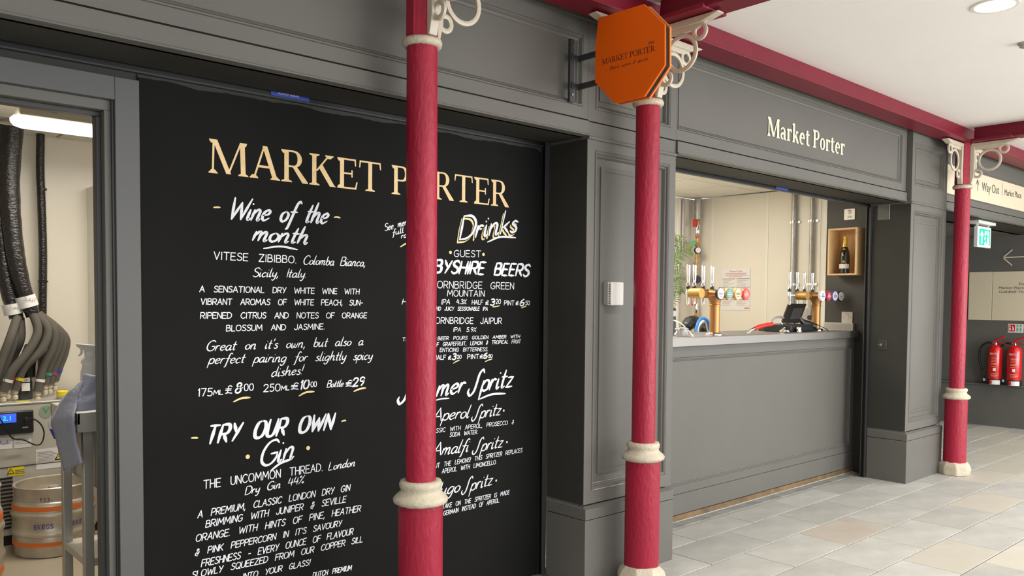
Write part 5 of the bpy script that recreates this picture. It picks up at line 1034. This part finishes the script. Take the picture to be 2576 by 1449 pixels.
# exit sign
ex = empty('exit_sign', (9.096, 3.0, 2.2), 'hanging lit green running man exit sign in the passage', 'exit sign')
ye = 3.02
a = (8.9165,3.0200,2.3176); b = (9.4030,3.0200,2.3103)
mb = MB(); mb.box(a[0], ye-.05, a[2]-.0, b[0], ye+.05, 2.348); mb.build('housing', 'pvc', ex, bevel=.004)
c = (8.9871,3.0200,2.2588); d = (9.3649,3.0200,2.0861)
zc0 = d[2]; zc1 = a[2]-.022
for xx in (c[0]+.03, d[0]-.03): mb = MB(); mb.box(xx-.008, ye-.008, zc1-.002, xx+.008, ye+.008, a[2]+.002); mb.build('hanger', 'pvc', ex)
mb = MB(); mb.box(c[0], ye-.018, zc0, d[0], ye+.018, zc1); mb.build('casing', 'pvc', ex, bevel=.003)
mb = MB(); mb.box(c[0]+.012, ye-.0195, zc0+.016, d[0]-.012, ye-.018, zc1-.012); lt = mb.build('diffuser', 'exitlit', ex)
wE = d[0]-c[0]; hE = zc1-zc0
def eb(u0, u1, v0, v1, m): 
    mb = MB(); mb.box(c[0]+u0*wE, ye-.0205, zc0+v0*hE, c[0]+u1*wE, ye-.0196, zc0+v1*hE); return mb.build('pictogram', m, lt)
eb(.10, .50, .10, .88, 'exitgreen'); eb(.84, .92, .10, .88, 'exitgreen'); eb(.50, .90, .80, .88, 'exitgreen')
def ep(pts, m): 
    mb = MB(); mb.prism([(c[0]+u*wE, ye-.0208, zc0+v*hE) for u, v in pts], (0, -.0006, 0)); return mb.build('pictogram', m, lt, smooth=False)
ep([(.16, .56), (.29, .80), (.43, .56), (.35, .56), (.35, .18), (.24, .18), (.24, .56)], 'exitlit')
for pts in ([(.60, .62), (.70, .66), (.68, .42), (.58, .40)], [(.58, .42), (.66, .42), (.72, .20), (.64, .18)], [(.56, .42), (.62, .38), (.52, .22), (.46, .26)], [(.66, .62), (.80, .54), (.78, .49), (.66, .56)], [(.60, .62), (.48, .54), (.50, .50), (.60, .56)]): ep(pts, 'exitgreen')
mb = MB(); mb.cyl((c[0]+.68*wE, ye-.0205, zc0+.73*hE), (c[0]+.68*wE, ye-.0214, zc0+.73*hE), .014, n=12); mb.build('pictogram', 'exitgreen', lt)

# ================================================================ STOREROOM
mb = MB(); mb.box(-1.2, 6.3, 0, 3.2, 6.4, 2.61); wb = struct(mb.build('wall_store_back', 'room'))
mb = MB(); mb.box(1.205, 6.29, 0, 1.225, 6.302, 2.6); mb.build('joint_strip', 'room_trim', wb)
mb = MB(); mb.box(1.640, 6.12, 0, 2.3, 6.298, 2.27); mb.build('boxing', 'room_trim', wb, bevel=.003)
mb = MB(); mb.box(3.1, 3.34, 0, 3.2, 6.3, 2.6); struct(mb.build('wall_store_right', 'room'))
mb = MB(); mb.box(-1.3, 3.34, 0, -1.2, 6.3, 2.6); struct(mb.build('wall_store_left', 'room'))
mb = MB(); mb.box(-1.2, 3.22, -.05, 3.2, 6.3, 0); struct(mb.build('floor', 'roomfloor'))
sc_ = MB(); sc_.box(-1.2, 3.34, 2.61, 3.2, 6.3, 2.66); sc_ = struct(sc_.build('ceiling', 'room_trim'))
for i in range(7):
    for j in range(5):
        x0 = -.95+.6*i; y0 = 3.36+.6*j
        if x0+.58 > 3.09: continue
        mb = MB(); mb.box(x0+.012, y0+.012, 2.592, x0+.588, min(y0+.588, 6.295), 2.608); mb.build('ceiling_tile', 'tile', sc_)
# batten light
bl = empty('batten_light', (1.6, 5.25, 2.5), 'long lit white batten light under the storeroom ceiling', 'ceiling light')
xa = (0.9878,5.2500,2.5040)[0]
mb = MB(); mb.profx(xa+.03, xa+1.4, [(5.19, 2.58), (5.18, 2.52), (5.185, 2.500), (5.315, 2.500), (5.32, 2.52), (5.31, 2.58)]); hb = mb.build('housing', mat('cream lamp housing', (.50, .46, .38), .5), bl, bevel=.01)
write_line('\u00b7!', (xa+.10, 5.178, 2.535), (xa+.14, 5.178, 2.535), .018, 'ink', hb, hw=.0012)
mb = MB(); mb.prism([(xa+.18, 5.178, 2.535), (xa+.215, 5.178, 2.535), (xa+.197, 5.178, 2.560)], (0, -.0006, 0)); mb.build('warning_mark', 'ink', hb)
pr = [(5.185, 2.500), (5.19, 2.470), (5.215, 2.448), (5.25, 2.440), (5.285, 2.448), (5.31, 2.470), (5.315, 2.500)]
mb = MB(); P = []
for xq, k in ((xa+.004, .55), (xa+.02, .85), (xa+.05, 1), (xa+1.37, 1), (xa+1.40, .75)): P += [(xq, 5.25+(y-5.25)*(.6+.4*k), 2.5-(2.5-z)*k) for y, z in pr]
n = len(pr); mb.add(P, [(j*n+i, j*n+(i+1) % n, (j+1)*n+(i+1) % n, (j+1)*n+i) for j in range(4) for i in range(n)]+[tuple(range(n)), tuple(range(4*n, 5*n))]); mb.build('diffuser', 'lamp_on', bl)
# insulated pipe and the two trunks
def bend(px, py, y): return None
t = empty('insulated_pipe', (1.3359,6.2000,1.6284), 'thin shiny black wrapped pipe running down the back wall', 'pipe')
mb = MB(); mb.tube([(1.3423,6.2200,2.6242), (1.3364,6.2200,2.3728), (1.3389,6.2200,2.2143), (1.3430,6.2200,2.0022), (1.3444,6.2200,1.7625), (1.3379,6.2200,1.4681), (1.3318,6.2200,1.1998), (1.3256,6.2200,0.9308)], .026, 12, smooth=5); mb.build('wrap', 'wrap', t)
for p in ((1.3438,6.2200,2.2253), (1.3423,6.2200,1.6074)): mb = MB(); mb.cyl((p[0], p[1], p[2]-.006), (p[0], p[1], p[2]+.006), .031, n=12); mb.build('tie', 'black', t)
def trunk(pts, r, lab, lblpts, ends, txt):
    t = empty('hose_trunk', pts[0], lab, 'hose bundle')
    mb = MB(); mb.tube(pts, r, 16, smooth=6)
    rr = random.Random(3); mb.v = [(a+rr.uniform(-.002, .002), b+rr.uniform(-.002, .002), c) for a, b, c in mb.v]
    mb.build('wrapped_trunk', 'wrap', t, ang=60)
    a, b, rl = lblpts; mb = MB(); mb.cyl(a, b, rl, n=20); l_ = mb.build('paper_label', 'paper', t)
    av, bv = Vector(a), Vector(b); mid = (av+bv)/2
    write_line(txt, (mid.x-.03, mid.y-rl-.004, mid.z+.004), (mid.x+.035, mid.y-rl-.004, mid.z-.0), .022, 'ink', l_, hw=.0012, slant=.2)
    for pp, col in ends:
        mb = MB(); mb.tube(pp, .0255, 12, smooth=6); h_ = mb.build('hose', 'rubber', t)
        q = Vector(pp[-1]); u = (Vector(pp[-2])-q).normalized()
        if col: mb = MB(); mb.cyl(q+u*.062, q+u*.080, .0278, n=14); mb.build('colour_band', col, h_)
        mb = MB(); mb.lathe((q.x, q.y, q.z-.062), [(.008, 0), (.016, .004), (.017, .022), (.011, .028), (.011, .034), (.018, .040), (.018, .064)], 12); mb.build('push_fitting', 'fittings', h_)
        mb = MB(); mb.cyl((q.x, q.y, .872), (q.x, q.y, q.z-.058), .0055, n=8); mb.build('steel_tube', 'chrome', h_)
    return t
trunk([(1.0594,5.9200,2.5554), (1.0382,5.9000,2.2285), (1.0389,5.8800,1.9587), (1.0528,5.8600,1.7141), (1.0759,5.8400,1.5183), (1.1084,5.8200,1.3709)], [.062, .06, .055, .050, .047, .040], 'left thick black wrapped hose trunk with a white label',
      ((1.0869,5.8350,1.4594), (1.1009,5.8350,1.3954), .057), [
      ([(1.1089,5.8000,1.3763), (1.0576,5.7400,1.2519), (1.0118,5.7400,1.1204), (0.9705,5.7400,0.9899)], None),
      ([(1.1247,5.8600,1.3700), (1.0942,5.8000,1.2487), (1.0430,5.8000,1.0911), (0.9970,5.8000,0.9641)], None),
      ([(1.1295,5.8400,1.3704), (1.1242,5.8000,1.2480), (1.0908,5.8600,1.1224), (1.0443,5.9000,0.9729)], None)], 'Look')
trunk([(1.0998,5.8400,2.5395), (1.0809,5.8300,2.2499), (1.0859,5.8200,2.0067), (1.1038,5.8100,1.7634), (1.1375,5.8000,1.5682), (1.1936,5.7900,1.3833)], [.068, .062, .056, .054, .048, .040], 'right thick black wrapped hose trunk feeding the grey foam hoses',
      ((1.1496,5.8000,1.5068), (1.1703,5.8000,1.4402), .058), [
      ([(1.1835,5.7400,1.3966), (1.2016,5.7200,1.2862), (1.1439,5.7100,1.1655), (1.0574,5.7100,1.0476), (1.0115,5.7200,0.9287)], 'paper'),
      ([(1.2046,5.8000,1.3955), (1.2381,5.8000,1.2703), (1.1617,5.7800,1.1241), (1.0749,5.7600,1.0310), (1.0419,5.7600,0.9402)], 'c_red'),
      ([(1.2050,5.7600,1.3962), (1.2609,5.7400,1.2968), (1.2218,5.7300,1.1741), (1.1270,5.7400,1.0665), (1.0819,5.7600,0.9326)], 'c_yel'),
      ([(1.2265,5.8200,1.4001), (1.3101,5.8000,1.2941), (1.2995,5.8000,1.1806), (1.2440,5.8000,1.0568), (1.2131,5.8000,0.9079)], 'paper'),
      ([(1.2393,5.8600,1.3943), (1.3442,5.8500,1.2919), (1.3451,5.8600,1.1891), (1.2885,5.8600,1.0507), (1.2666,5.8600,0.9423)], 'c_grn'),
      ([(1.2522,5.9000,1.3885), (1.3786,5.9000,1.2690), (1.3773,5.9000,1.1733), (1.3246,5.9000,1.0334), (1.3027,5.9000,0.9419)], 'c_pur'),
      ([(1.2606,5.9400,1.3801), (1.3972,5.9400,1.2568), (1.4052,5.9400,1.1575), (1.3614,5.9400,1.0289), (1.3395,5.9400,0.9572)], 'c_blu')], 'BAR')
# beer cooler
cl = empty('beer_cooler', (.9, 5.65, 0), 'large grey beer cooler cabinet with a digital display behind the kegs', 'cooler')
X0, X1, Y0, Z0, Z1 = .20, 1.56, 5.65, .06, .862
mb = MB(); mb.box(X0, Y0, Z0, X1, 6.24, Z1-.012); mb.build('cabinet', 'coolgrey', cl, bevel=.006)
mb = MB(); mb.box(X0-.004, Y0-.004, Z1-.012, X1+.004, 6.244, Z1); mb.build('top_plate', 'steel_l', cl, bevel=.003)
mb = MB(); mb.box(X0+.02, Y0+.01, 0, X1-.02, 6.2, Z0); mb.build('base', 'black', cl)
mb = MB(); mb.box(X0, Y0-.003, .475, X1, Y0, .479); mb.build('panel_seam', 'dark', cl)
for i in range(14):
    mb = MB(); mb.box(.86, Y0-.0045, .105+i*.023, 1.04, Y0+.0, .117+i*.023); mb.build('vent_louvre', 'black', cl)
ca = (1.1544,5.6500,0.8154); cb_ = (1.1460,5.6500,0.6745)
cp = MB(); cp.box(.70, Y0-.022, cb_[2], ca[0], Y0, ca[2]); cp = cp.build('control_panel', 'black', cl, bevel=.01)
d0 = (1.0608,5.6300,0.7483); d1 = (1.0616,5.6300,0.8011)
mb = MB(); mb.box(.80, Y0-.026, d0[2], d0[0], Y0-.022, d1[2]); mb.build('display', 'lcd', cp, bevel=.003)
font_text('-2.1', (d0[0]-.085, Y0-.027, d0[2]+.015), (d0[0]-.030, Y0-.027, d0[2]+.015), .026, 'lcdgreen', cp)
mb = MB(); q = (1.1114,5.6300,0.7678); mb.cyl((q[0], Y0-.022, q[2]), (q[0], Y0-.050, q[2]), .010, n=10); mb.build('plug', 'track', cp)
mb = MB(); q2 = (1.1043,5.6300,0.7128); mb.box(q2[0]-.012, Y0-.0235, q2[2]-.004, q2[0]+.018, Y0-.022, q2[2]+.004); mb.build('badge', 'greysw', cp)
def sticker(pxa, pxb, m, nm='sticker'):
    mb = MB(); mb.box(pxa[0], Y0-.0018, pxb[2], pxb[0], Y0-.0004, pxa[2]); return mb.build(nm, m, cl)
s1 = sticker((0.9177,5.6500,0.6599), (1.0414,5.6500,0.5887), 'paper'); a = (0.9712,5.6470,0.6187); font_text('Asahi', a, (a[0]+.060, a[1], a[2]), .024, 'navy', s1)
s2 = sticker((1.0508,5.6500,0.6625), (1.1426,5.6500,0.5869), 'paper')
for k in range(4): mb = MB(); a = (1.0563,5.6470,0.6454); mb.box(a[0], a[1], a[2]-.010*k-.002, a[0]+(.07 if k % 2 else .05), a[1]+.0006, a[2]-.010*k); mb.build('print_line', 'ink', s2)
s3 = sticker((1.1659,5.6500,0.5670), (1.4364,5.6500,0.4414), 'paper')
for k in range(9): mb = MB(); a = (1.1736,5.6470,0.5494); mb.box(a[0], a[1], a[2]-.009*k-.002, a[0]+.085+.012*(k % 3), a[1]+.0006, a[2]-.009*k); mb.build('print_line', 'ink', s3)
s4 = sticker((1.0169,5.6500,0.4760), (1.1019,5.6500,0.4210), 'yellow', 'hazard_label')
def tri(px, py, h, m1, m2, par):
    a = aty_(px, py)
def hz_tri(a, h, par, my='yellow'):
    x, y, z = a; mb = MB(); mb.prism([(x-h*.58, y, z), (x+h*.58, y, z), (x, y, z+h)], (0, -.0006, 0)); o = mb.build('warning_triangle', 'black', par, smooth=False)
    y -= .001; mb = MB(); mb.prism([(x-h*.40, y, z+h*.12), (x+h*.40, y, z+h*.12), (x, y, z+h*.82)], (0, -.0006, 0)); o = mb.build('warning_triangle', my, par, smooth=False)
    y -= .001; mb = MB(); mb.prism([(x-h*.06, y, z+h*.2), (x+h*.10, y, z+h*.42), (x-.0, y, z+h*.42), (x+h*.04, y, z+h*.62), (x-h*.12, y, z+h*.36), (x, y, z+h*.36)], (0, -.0006, 0)); mb.build('bolt_mark', 'black', par, smooth=False)
hz_tri((1.0301,5.6465,0.4362), .034, s4); hz_tri((1.2955,5.6465,0.4900), .050, s3)
for k in range(3): mb = MB(); a = (1.0534,5.6470,0.4548); mb.box(a[0], a[1], a[2]-.010*k-.0035, a[0]+.05, a[1]+.0006, a[2]-.010*k); mb.build('print_line', 'darktext', s4)
mb = MB(); a = (1.2250,5.6480,0.7949); mb.cyl((a[0], Y0, a[2]), (a[0], Y0-.0015, a[2]), .040, n=24); lg = mb.build('round_logo', mat('pale green grey print', (.30, .34, .26), .5), cl)
font_text('V', (a[0]-.018, Y0-.002, a[2]-.008), (a[0]+.018, Y0-.002, a[2]-.008), .036, 'c_grn', lg)
mb = MB(); a = (1.1793,5.6470,0.6469)
mb.tube([(1.1035,5.5900,0.7730), (1.1456,5.5800,0.7631), (1.1813,5.5800,0.7283), (1.1998,5.5900,0.6717), (1.1861,5.6000,0.6108), (1.1518,5.6000,0.6049), (1.0951,5.6100,0.6389), (1.0351,5.6000,0.6563), (1.0014,5.5900,0.7158), (0.9721,5.5800,0.7765), (0.9560,5.6000,0.8135)], .0042, 8, smooth=6); mb.build('power_cable', 'black', cl)
pu = empty('agitator_motor', (1.06, 5.9, Z1), 'black and grey pump motor with white labels on top of the cooler', 'pump')
pa = (1.1103,5.8000,0.8902); pb = (1.1859,5.8000,1.0097)
mb = MB(); mb.box(pa[0], 5.80, Z1+.001, pb[0], 5.90, pb[2]-.03); mb.build('body', 'track', pu, bevel=.008)
mb = MB(); mb.box(pa[0]+.01, 5.79, pb[2]-.08, pb[0]-.005, 5.90, pb[2]); mb.build('cap', 'black', pu, bevel=.012)
mb = MB(); mb.box(pa[0]+.012, 5.786, Z1+.055, pb[0]-.018, 5.789, Z1+.105); mb.box(pa[0]+.012, 5.786, Z1+.112, pb[0]-.018, 5.789, Z1+.135); pl_ = mb.build('label', 'paper', pu)
font_text('FLOJET', (pa[0]+.018, 5.785, Z1+.117), (pb[0]-.024, 5.785, Z1+.117), .012, 'darktext', pl_)
mb = MB(); mb.tube([(pa[0]+.05, 5.84, pb[2]-.01), (pa[0]+.06, 5.86, pb[2]+.08), (pa[0]+.10, 5.9, pb[2]+.17)], .05, 10, smooth=4); mb.build('dark_bracket', 'black', pu)
tb = empty('yellow_capped_tub', (1.3380,5.7400,0.8667), 'small round tub with a bright yellow lid on the cooler', 'tub')
q = (1.3335,5.7200,0.8790)
mb = MB(); mb.lathe((q[0], 5.72, Z1+.001), [(.030, 0), (.033, .004), (.033, .016)], 20); mb.build('body', 'greysw', tb)
mb = MB(); mb.lathe((q[0], 5.72, Z1+.017), [(.033, 0), (.034, .002), (.033, .030), (.029, .034)], 20); mb.build('lid', 'yellow', tb)
mb = MB(); a = (1.0674,5.7000,0.8611); mb.box(a[0], 5.67, Z1+.001, a[0]+.075, 5.70, Z1+.004); tag(mb.build('yellow_tag', 'yellow'), 'flat yellow tag lying on the cooler top edge', 'tag')
# kegs
def keg(x, y, h, label, lettering=True):
    t = empty('beer_keg', (x, y, 0), label, 'keg', 'steel kegs with orange bands')
    r = .222
    s = h/.40
    mb = MB(); mb.lathe((x, y, 0), [(.190, 0), (.205, .004), (.207, .055*s), (.212, .060*s), (.216, .10*s), (.214, .118*s), (.222, .125*s), (.226, .135*s), (.222, .145*s), (.216, .155*s), (.216, .225*s), (.222, .232*s), (.225, .242*s), (.222, .252*s), (.214, .262*s), (.214, .30*s), (.206, .318*s), (.15, .335*s), (.05, .34*s)], 48); mb.build('shell', 'keg', t, ang=50)
    mb = MB(); mb.lathe((x, y, 0), [(.206, .30*s), (.206, .388*s), (.212, .397*s), (.206, .402*s), (.196, .397*s), (.200, .388*s), (.200, .33*s)], 48); mb.f = mb.f[:-2]; mb.build('top_chime', 'keg', t, ang=50)
    for za, zb in ((.068, .090), (.270, .296)):
        mb = MB(); mb.lathe((x, y, 0), [(.2145, za*s), (.2175, za*s), (.2165, zb*s), (.2145, zb*s)], 48); mb.f = mb.f[:-2]; mb.build('orange_band', 'kegorange', t)
    mb = MB(); mb.lathe((x, y, .33*s), [(.045, 0), (.045, .022), (.030, .030), (.028, .045), (.010, .046)], 20); mb.build('valve', 'steel_l', t)
    if lettering:
        for txt, a0, sp in (('EKEGS', 232, 5.6), ('EKEGS', 285, 5.6)):
            for i, ch in enumerate(txt):
                a = math.radians(a0+i*sp); rr_ = .2185; c = Vector((x+rr_*math.cos(a), y+rr_*math.sin(a), .172*s)); U = Vector((-math.sin(a), math.cos(a), 0))
                font_text(ch, c-U*.0085, c+U*.0085, .026, 'navy', t, off=.0006)
        for i, ch in enumerate('P23-'):
            a = math.radians(240+i*5); c = Vector((x+.2075*math.cos(a), y+.2075*math.sin(a), .325*s)); U = Vector((-math.sin(a), math.cos(a), 0))
            font_text(ch, c-U*.006, c+U*.006, .022, 'track', t, off=.0006)
    return t
kx = (1.2090,5.4200,0.1901)[0]
keg(kx, 5.42, .405, 'steel keg with orange bands standing before the grey cooler')
ke = (0.8512,4.9000,0.3574)[0]
keg(ke-.222*1.0+.008, 4.9, .54, 'steel keg at the far left edge, only its rim in view', False)
# sink table
tbk = empty('sink_table', (1.3, 4.1, 0), 'stainless steel sink on tall square legs inside the storeroom door', 'sink')
zt = .995
mb = MB(); mb.box(.965, 3.90, zt-.085, 1.75, 3.915, zt+.0); mb.box(.965, 3.90, zt-.05, .978, 4.36, zt); mb.box(.965, 4.345, zt-.085, 1.75, 4.36, zt); mb.box(.965, 3.90, zt-.004, 1.10, 4.36, zt+.002); mb.box(1.5, 3.90, zt-.004, 1.75, 4.36, zt+.002); mb.box(1.10, 3.90, zt-.004, 1.5, 3.95, zt+.002); mb.box(1.10, 4.30, zt-.004, 1.5, 4.36, zt+.002)
mb.build('rim', 'steel_l', tbk, bevel=.002)
mb = MB(); mb.box(1.045, 3.92, .66, 1.50, 3.93, zt-.006); mb.box(1.045, 4.32, .66, 1.50, 4.33, zt-.006); mb.box(1.045, 3.93, .66, 1.055, 4.32, zt-.006); mb.box(1.49, 3.93, .66, 1.50, 4.32, zt-.006); mb.box(1.045, 3.92, .65, 1.50, 4.33, .66); mb.build('bowl', 'steel', tbk, bevel=.008)
for x, y in ((1.015, 3.945), (1.015, 4.30), (1.70, 3.945), (1.70, 4.30)):
    mb = MB(); mb.box(x-.02, y-.02, 0, x+.02, y+.02, zt-.05); mb.build('leg', 'steel', tbk, bevel=.003)
mb = MB(); mb.box(1.0, 3.93, .30, 1.72, 4.32, .335); mb.build('shelf', 'steel_l', tbk, bevel=.002)
# blue paper towel
pt = empty('paper_towel', (1.0, 4.1, zt), 'pale blue paper towel draped over the corner of the sink', 'paper towel')
def sheet(left, right, nm, th=.004, wob=.006, sd=1):
    L_ = catmull([Vector(p) for p in left], 8); R__ = catmull([Vector(p) for p in right], 8); n = min(len(L_), len(R__)); m = 8; P = []; rr = random.Random(sd)
    for i in range(n):
        for j in range(m+1):
            q = L_[i]+(R__[i]-L_[i])*j/m; P.append(q+Vector((rr.uniform(-1, 1)*wob*.3, math.sin(i*.5+j*1.1)*wob*.5, 0)))
    mb = MB(); mb.add(P, [(i*(m+1)+j, i*(m+1)+j+1, (i+1)*(m+1)+j+1, (i+1)*(m+1)+j) for i in range(n-1) for j in range(m)]); o = mb.build(nm, 'bluecloth', pt, ang=80)
    s = o.modifiers.new('s', 'SOLIDIFY'); s.thickness = th; return o
sheet([(1.0408,4.0800,1.1529), (1.0114,4.0200,1.0780), (0.9879,3.9800,1.0352), (0.9727,3.9600,0.9889)], [(1.1434,4.0600,1.1266), (1.1342,4.0300,1.0687), (1.1252,4.0000,1.0227), (1.1163,3.9700,0.9864)], 'folded_sheet')
sheet([(1.0489,4.1600,1.1059), (1.0085,4.1200,1.0822), (0.9779,4.1600,1.0404), (0.9500,4.2678,0.9315), (0.9500,4.2202,0.8701), (0.9480,4.1435,0.8068), (0.9450,4.0384,0.7251)],
      [(1.0328,4.0500,1.1228), (1.0114,4.0200,1.0780), (0.9920,3.9900,1.0339), (0.9500,3.8748,0.9845), (0.9490,3.8612,0.9241), (0.9470,3.8128,0.8620), (0.9440,3.7369,0.8057)], 'hanging_sheet', sd=2)
# spray bottle
sb = empty('spray_bottle', (1.1109,4.2400,1.1186), 'white trigger spray bottle standing behind the blue paper towel', 'bottle')
bx_, by_ = (1.1112,4.2400,1.1377)[:2]
def sz(k): return {958: zt+.004, 935: (1.1113,4.2400,1.1472)[2], 918: (1.1117,4.2400,1.1795)[2], 911: (1.1118,4.2400,1.1928)[2], 905: (1.1120,4.2400,1.2043)[2], 897: (1.1122,4.2400,1.2195)[2], 893: (1.1123,4.2400,1.2271)[2], 884: (1.1125,4.2400,1.2442)[2], 880: (1.1126,4.2400,1.2518)[2]}[k]
mb = MB(); mb.lathe((bx_, by_, 0), [(.040, zt+.004), (.045, zt+.012), (.043, sz(935)), (.034, sz(918)), (.042, sz(911)), (.040, sz(905)), (.026, sz(897)), (.022, sz(893))], 24); mb.build('body', 'pvc', sb)
mb = MB(); mb.lathe((bx_, by_, 0), [(.025, sz(897)), (.026, sz(884)), (.021, sz(880))], 20); mb.build('collar', 'pvc', sb)
mb = MB(); P0 = [(1.0510,4.2200,1.2830), (1.1285,4.2200,1.2750), (1.1475,4.2200,1.2516), (1.1385,4.2200,1.2329), (1.0934,4.2200,1.2459), (1.0677,4.2200,1.2580), (1.0508,4.2200,1.2717)]; mb.prism(P0, (0, .03, 0)); mb.build('trigger_head', 'pvc', sb, bevel=.004)
mb = MB(); mb.prism([(1.0669,4.2300,1.2614), (1.0788,4.2300,1.2534), (1.0769,4.2300,1.2365), (1.0647,4.2300,1.2238), (1.0561,4.2300,1.2241), (1.0683,4.2300,1.2425)], (0, .014, 0)); mb.build('trigger', 'pvc', sb, bevel=.002)
tp = empty('wall_tap', (1.2213,4.5000,1.2007), 'chrome tap spindle poking out beside the door frame', 'tap')
mb = MB(); a = Vector((1.1924,4.4000,1.2074)); mb.cyl(a, a+Vector((.012, 0, 0)), .024, n=16); mb.cyl(a, a+Vector((.12, 0, 0)), .008, n=10); mb.cyl(a, (a.x, a.y, a.z-.0), .008) if False else None; mb.build('flange', 'chrome', tp)
mb = MB(); mb.cyl(a+Vector((.10, 0, 0)), (a.x+.10, a.y, zt+.002), .010, n=10); mb.build('riser', 'chrome', tp)
bn = empty('detergent_bottle', (1.0133,4.5000,0.8481), 'white and blue container peeking out left of the blue towel', 'bottle')
q = (1.0006,4.4200,0.8689)
mb = MB(); mb.tube([(q[0]-.012, 4.42, q[2]+.055), (q[0]-.015, 4.42, q[2]+.02), (q[0]+.0, 4.42, q[2]-.04)], [.012, .022, .018], 12, smooth=4); mb.build('body', 'pvc', bn)
mb = MB(); mb.tube([(q[0]-.012, 4.415, q[2]+.0), (q[0]+.004, 4.415, q[2]-.05)], [.020, .016], 12); mb.build('blue_sleeve', 'bluetape', bn)
# black crate behind the keg
cr = empty('black_crate', (1.62, 5.30, 0), 'black plastic crate behind the sink leg, by the door frame', 'crate')
cx0, cx1, cyy0, cyy1 = 1.50, 1.90, 5.2, 5.5
for k, z in enumerate((.02, .11, .20, .29, .36)):
    mb = MB(); mb.box(cx0, cyy0, z, cx1, cyy0+.012, z+.03); mb.box(cx0, cyy1-.012, z, cx1, cyy1, z+.03); mb.box(cx0, cyy0, z, cx0+.012, cyy1, z+.03); mb.box(cx1-.012, cyy0, z, cx1, cyy1, z+.03); mb.build('rail', 'black', cr)
for x in (cx0, (cx0+cx1)/2, cx1-.02):
    for y in (cyy0, cyy1-.02): mb = MB(); mb.box(x, y, 0, x+.02, y+.02, .39); mb.build('post', 'black', cr)
# ---- downlights of the hall
dl = (4.6761,1.5108,3.0300)
def downlight(x, y, lab):
    t = empty('downlight', (x, y, 3.03), lab, 'ceiling light', 'round recessed downlights')
    mb = MB(); mb.lathe((x, y, 3.03), [(.090, -.001), (.093, -.006), (.110, -.005), (.112, -.001)], 40); mb.f = mb.f[:-2]; mb.build('trim_ring', 'room_trim', t)
    mb = MB(); mb.cyl((x, y, 3.027), (x, y, 3.029), .089, n=40); mb.build('lens', 'lamp_hall', t)
for i in range(7):
    for j, y in enumerate((1.51, -1.1)):
        downlight(4.66-4.2+2.1*i, y, 'round lit downlight recessed in the white ceiling, top right' if (i, j) == (2, 0) else '%s downlight of the %s row in the white ceiling, out of the picture' % (('first', 'second', 'third', 'fourth', 'fifth', 'sixth', 'last')[i], ('near', 'far')[j]))
sd = (5.4438,1.5989,3.0300)
t = empty('smoke_detector', (sd[0], sd[1], 3.03), 'small grey ceiling detector at the right picture edge', 'sensor')
mb = MB(); mb.lathe((sd[0]+.01, sd[1], 3.0), [(.015, 0), (.03, .006), (.033, .018), (.04, .022), (.04, .029)], 20); mb.build('head', 'greysw', t)
for o in bpy.data.objects:
    if o.type == 'MESH' and o.parent and o.name.split('.')[0] in ('lettering',): o['kind'] = 'stuff'
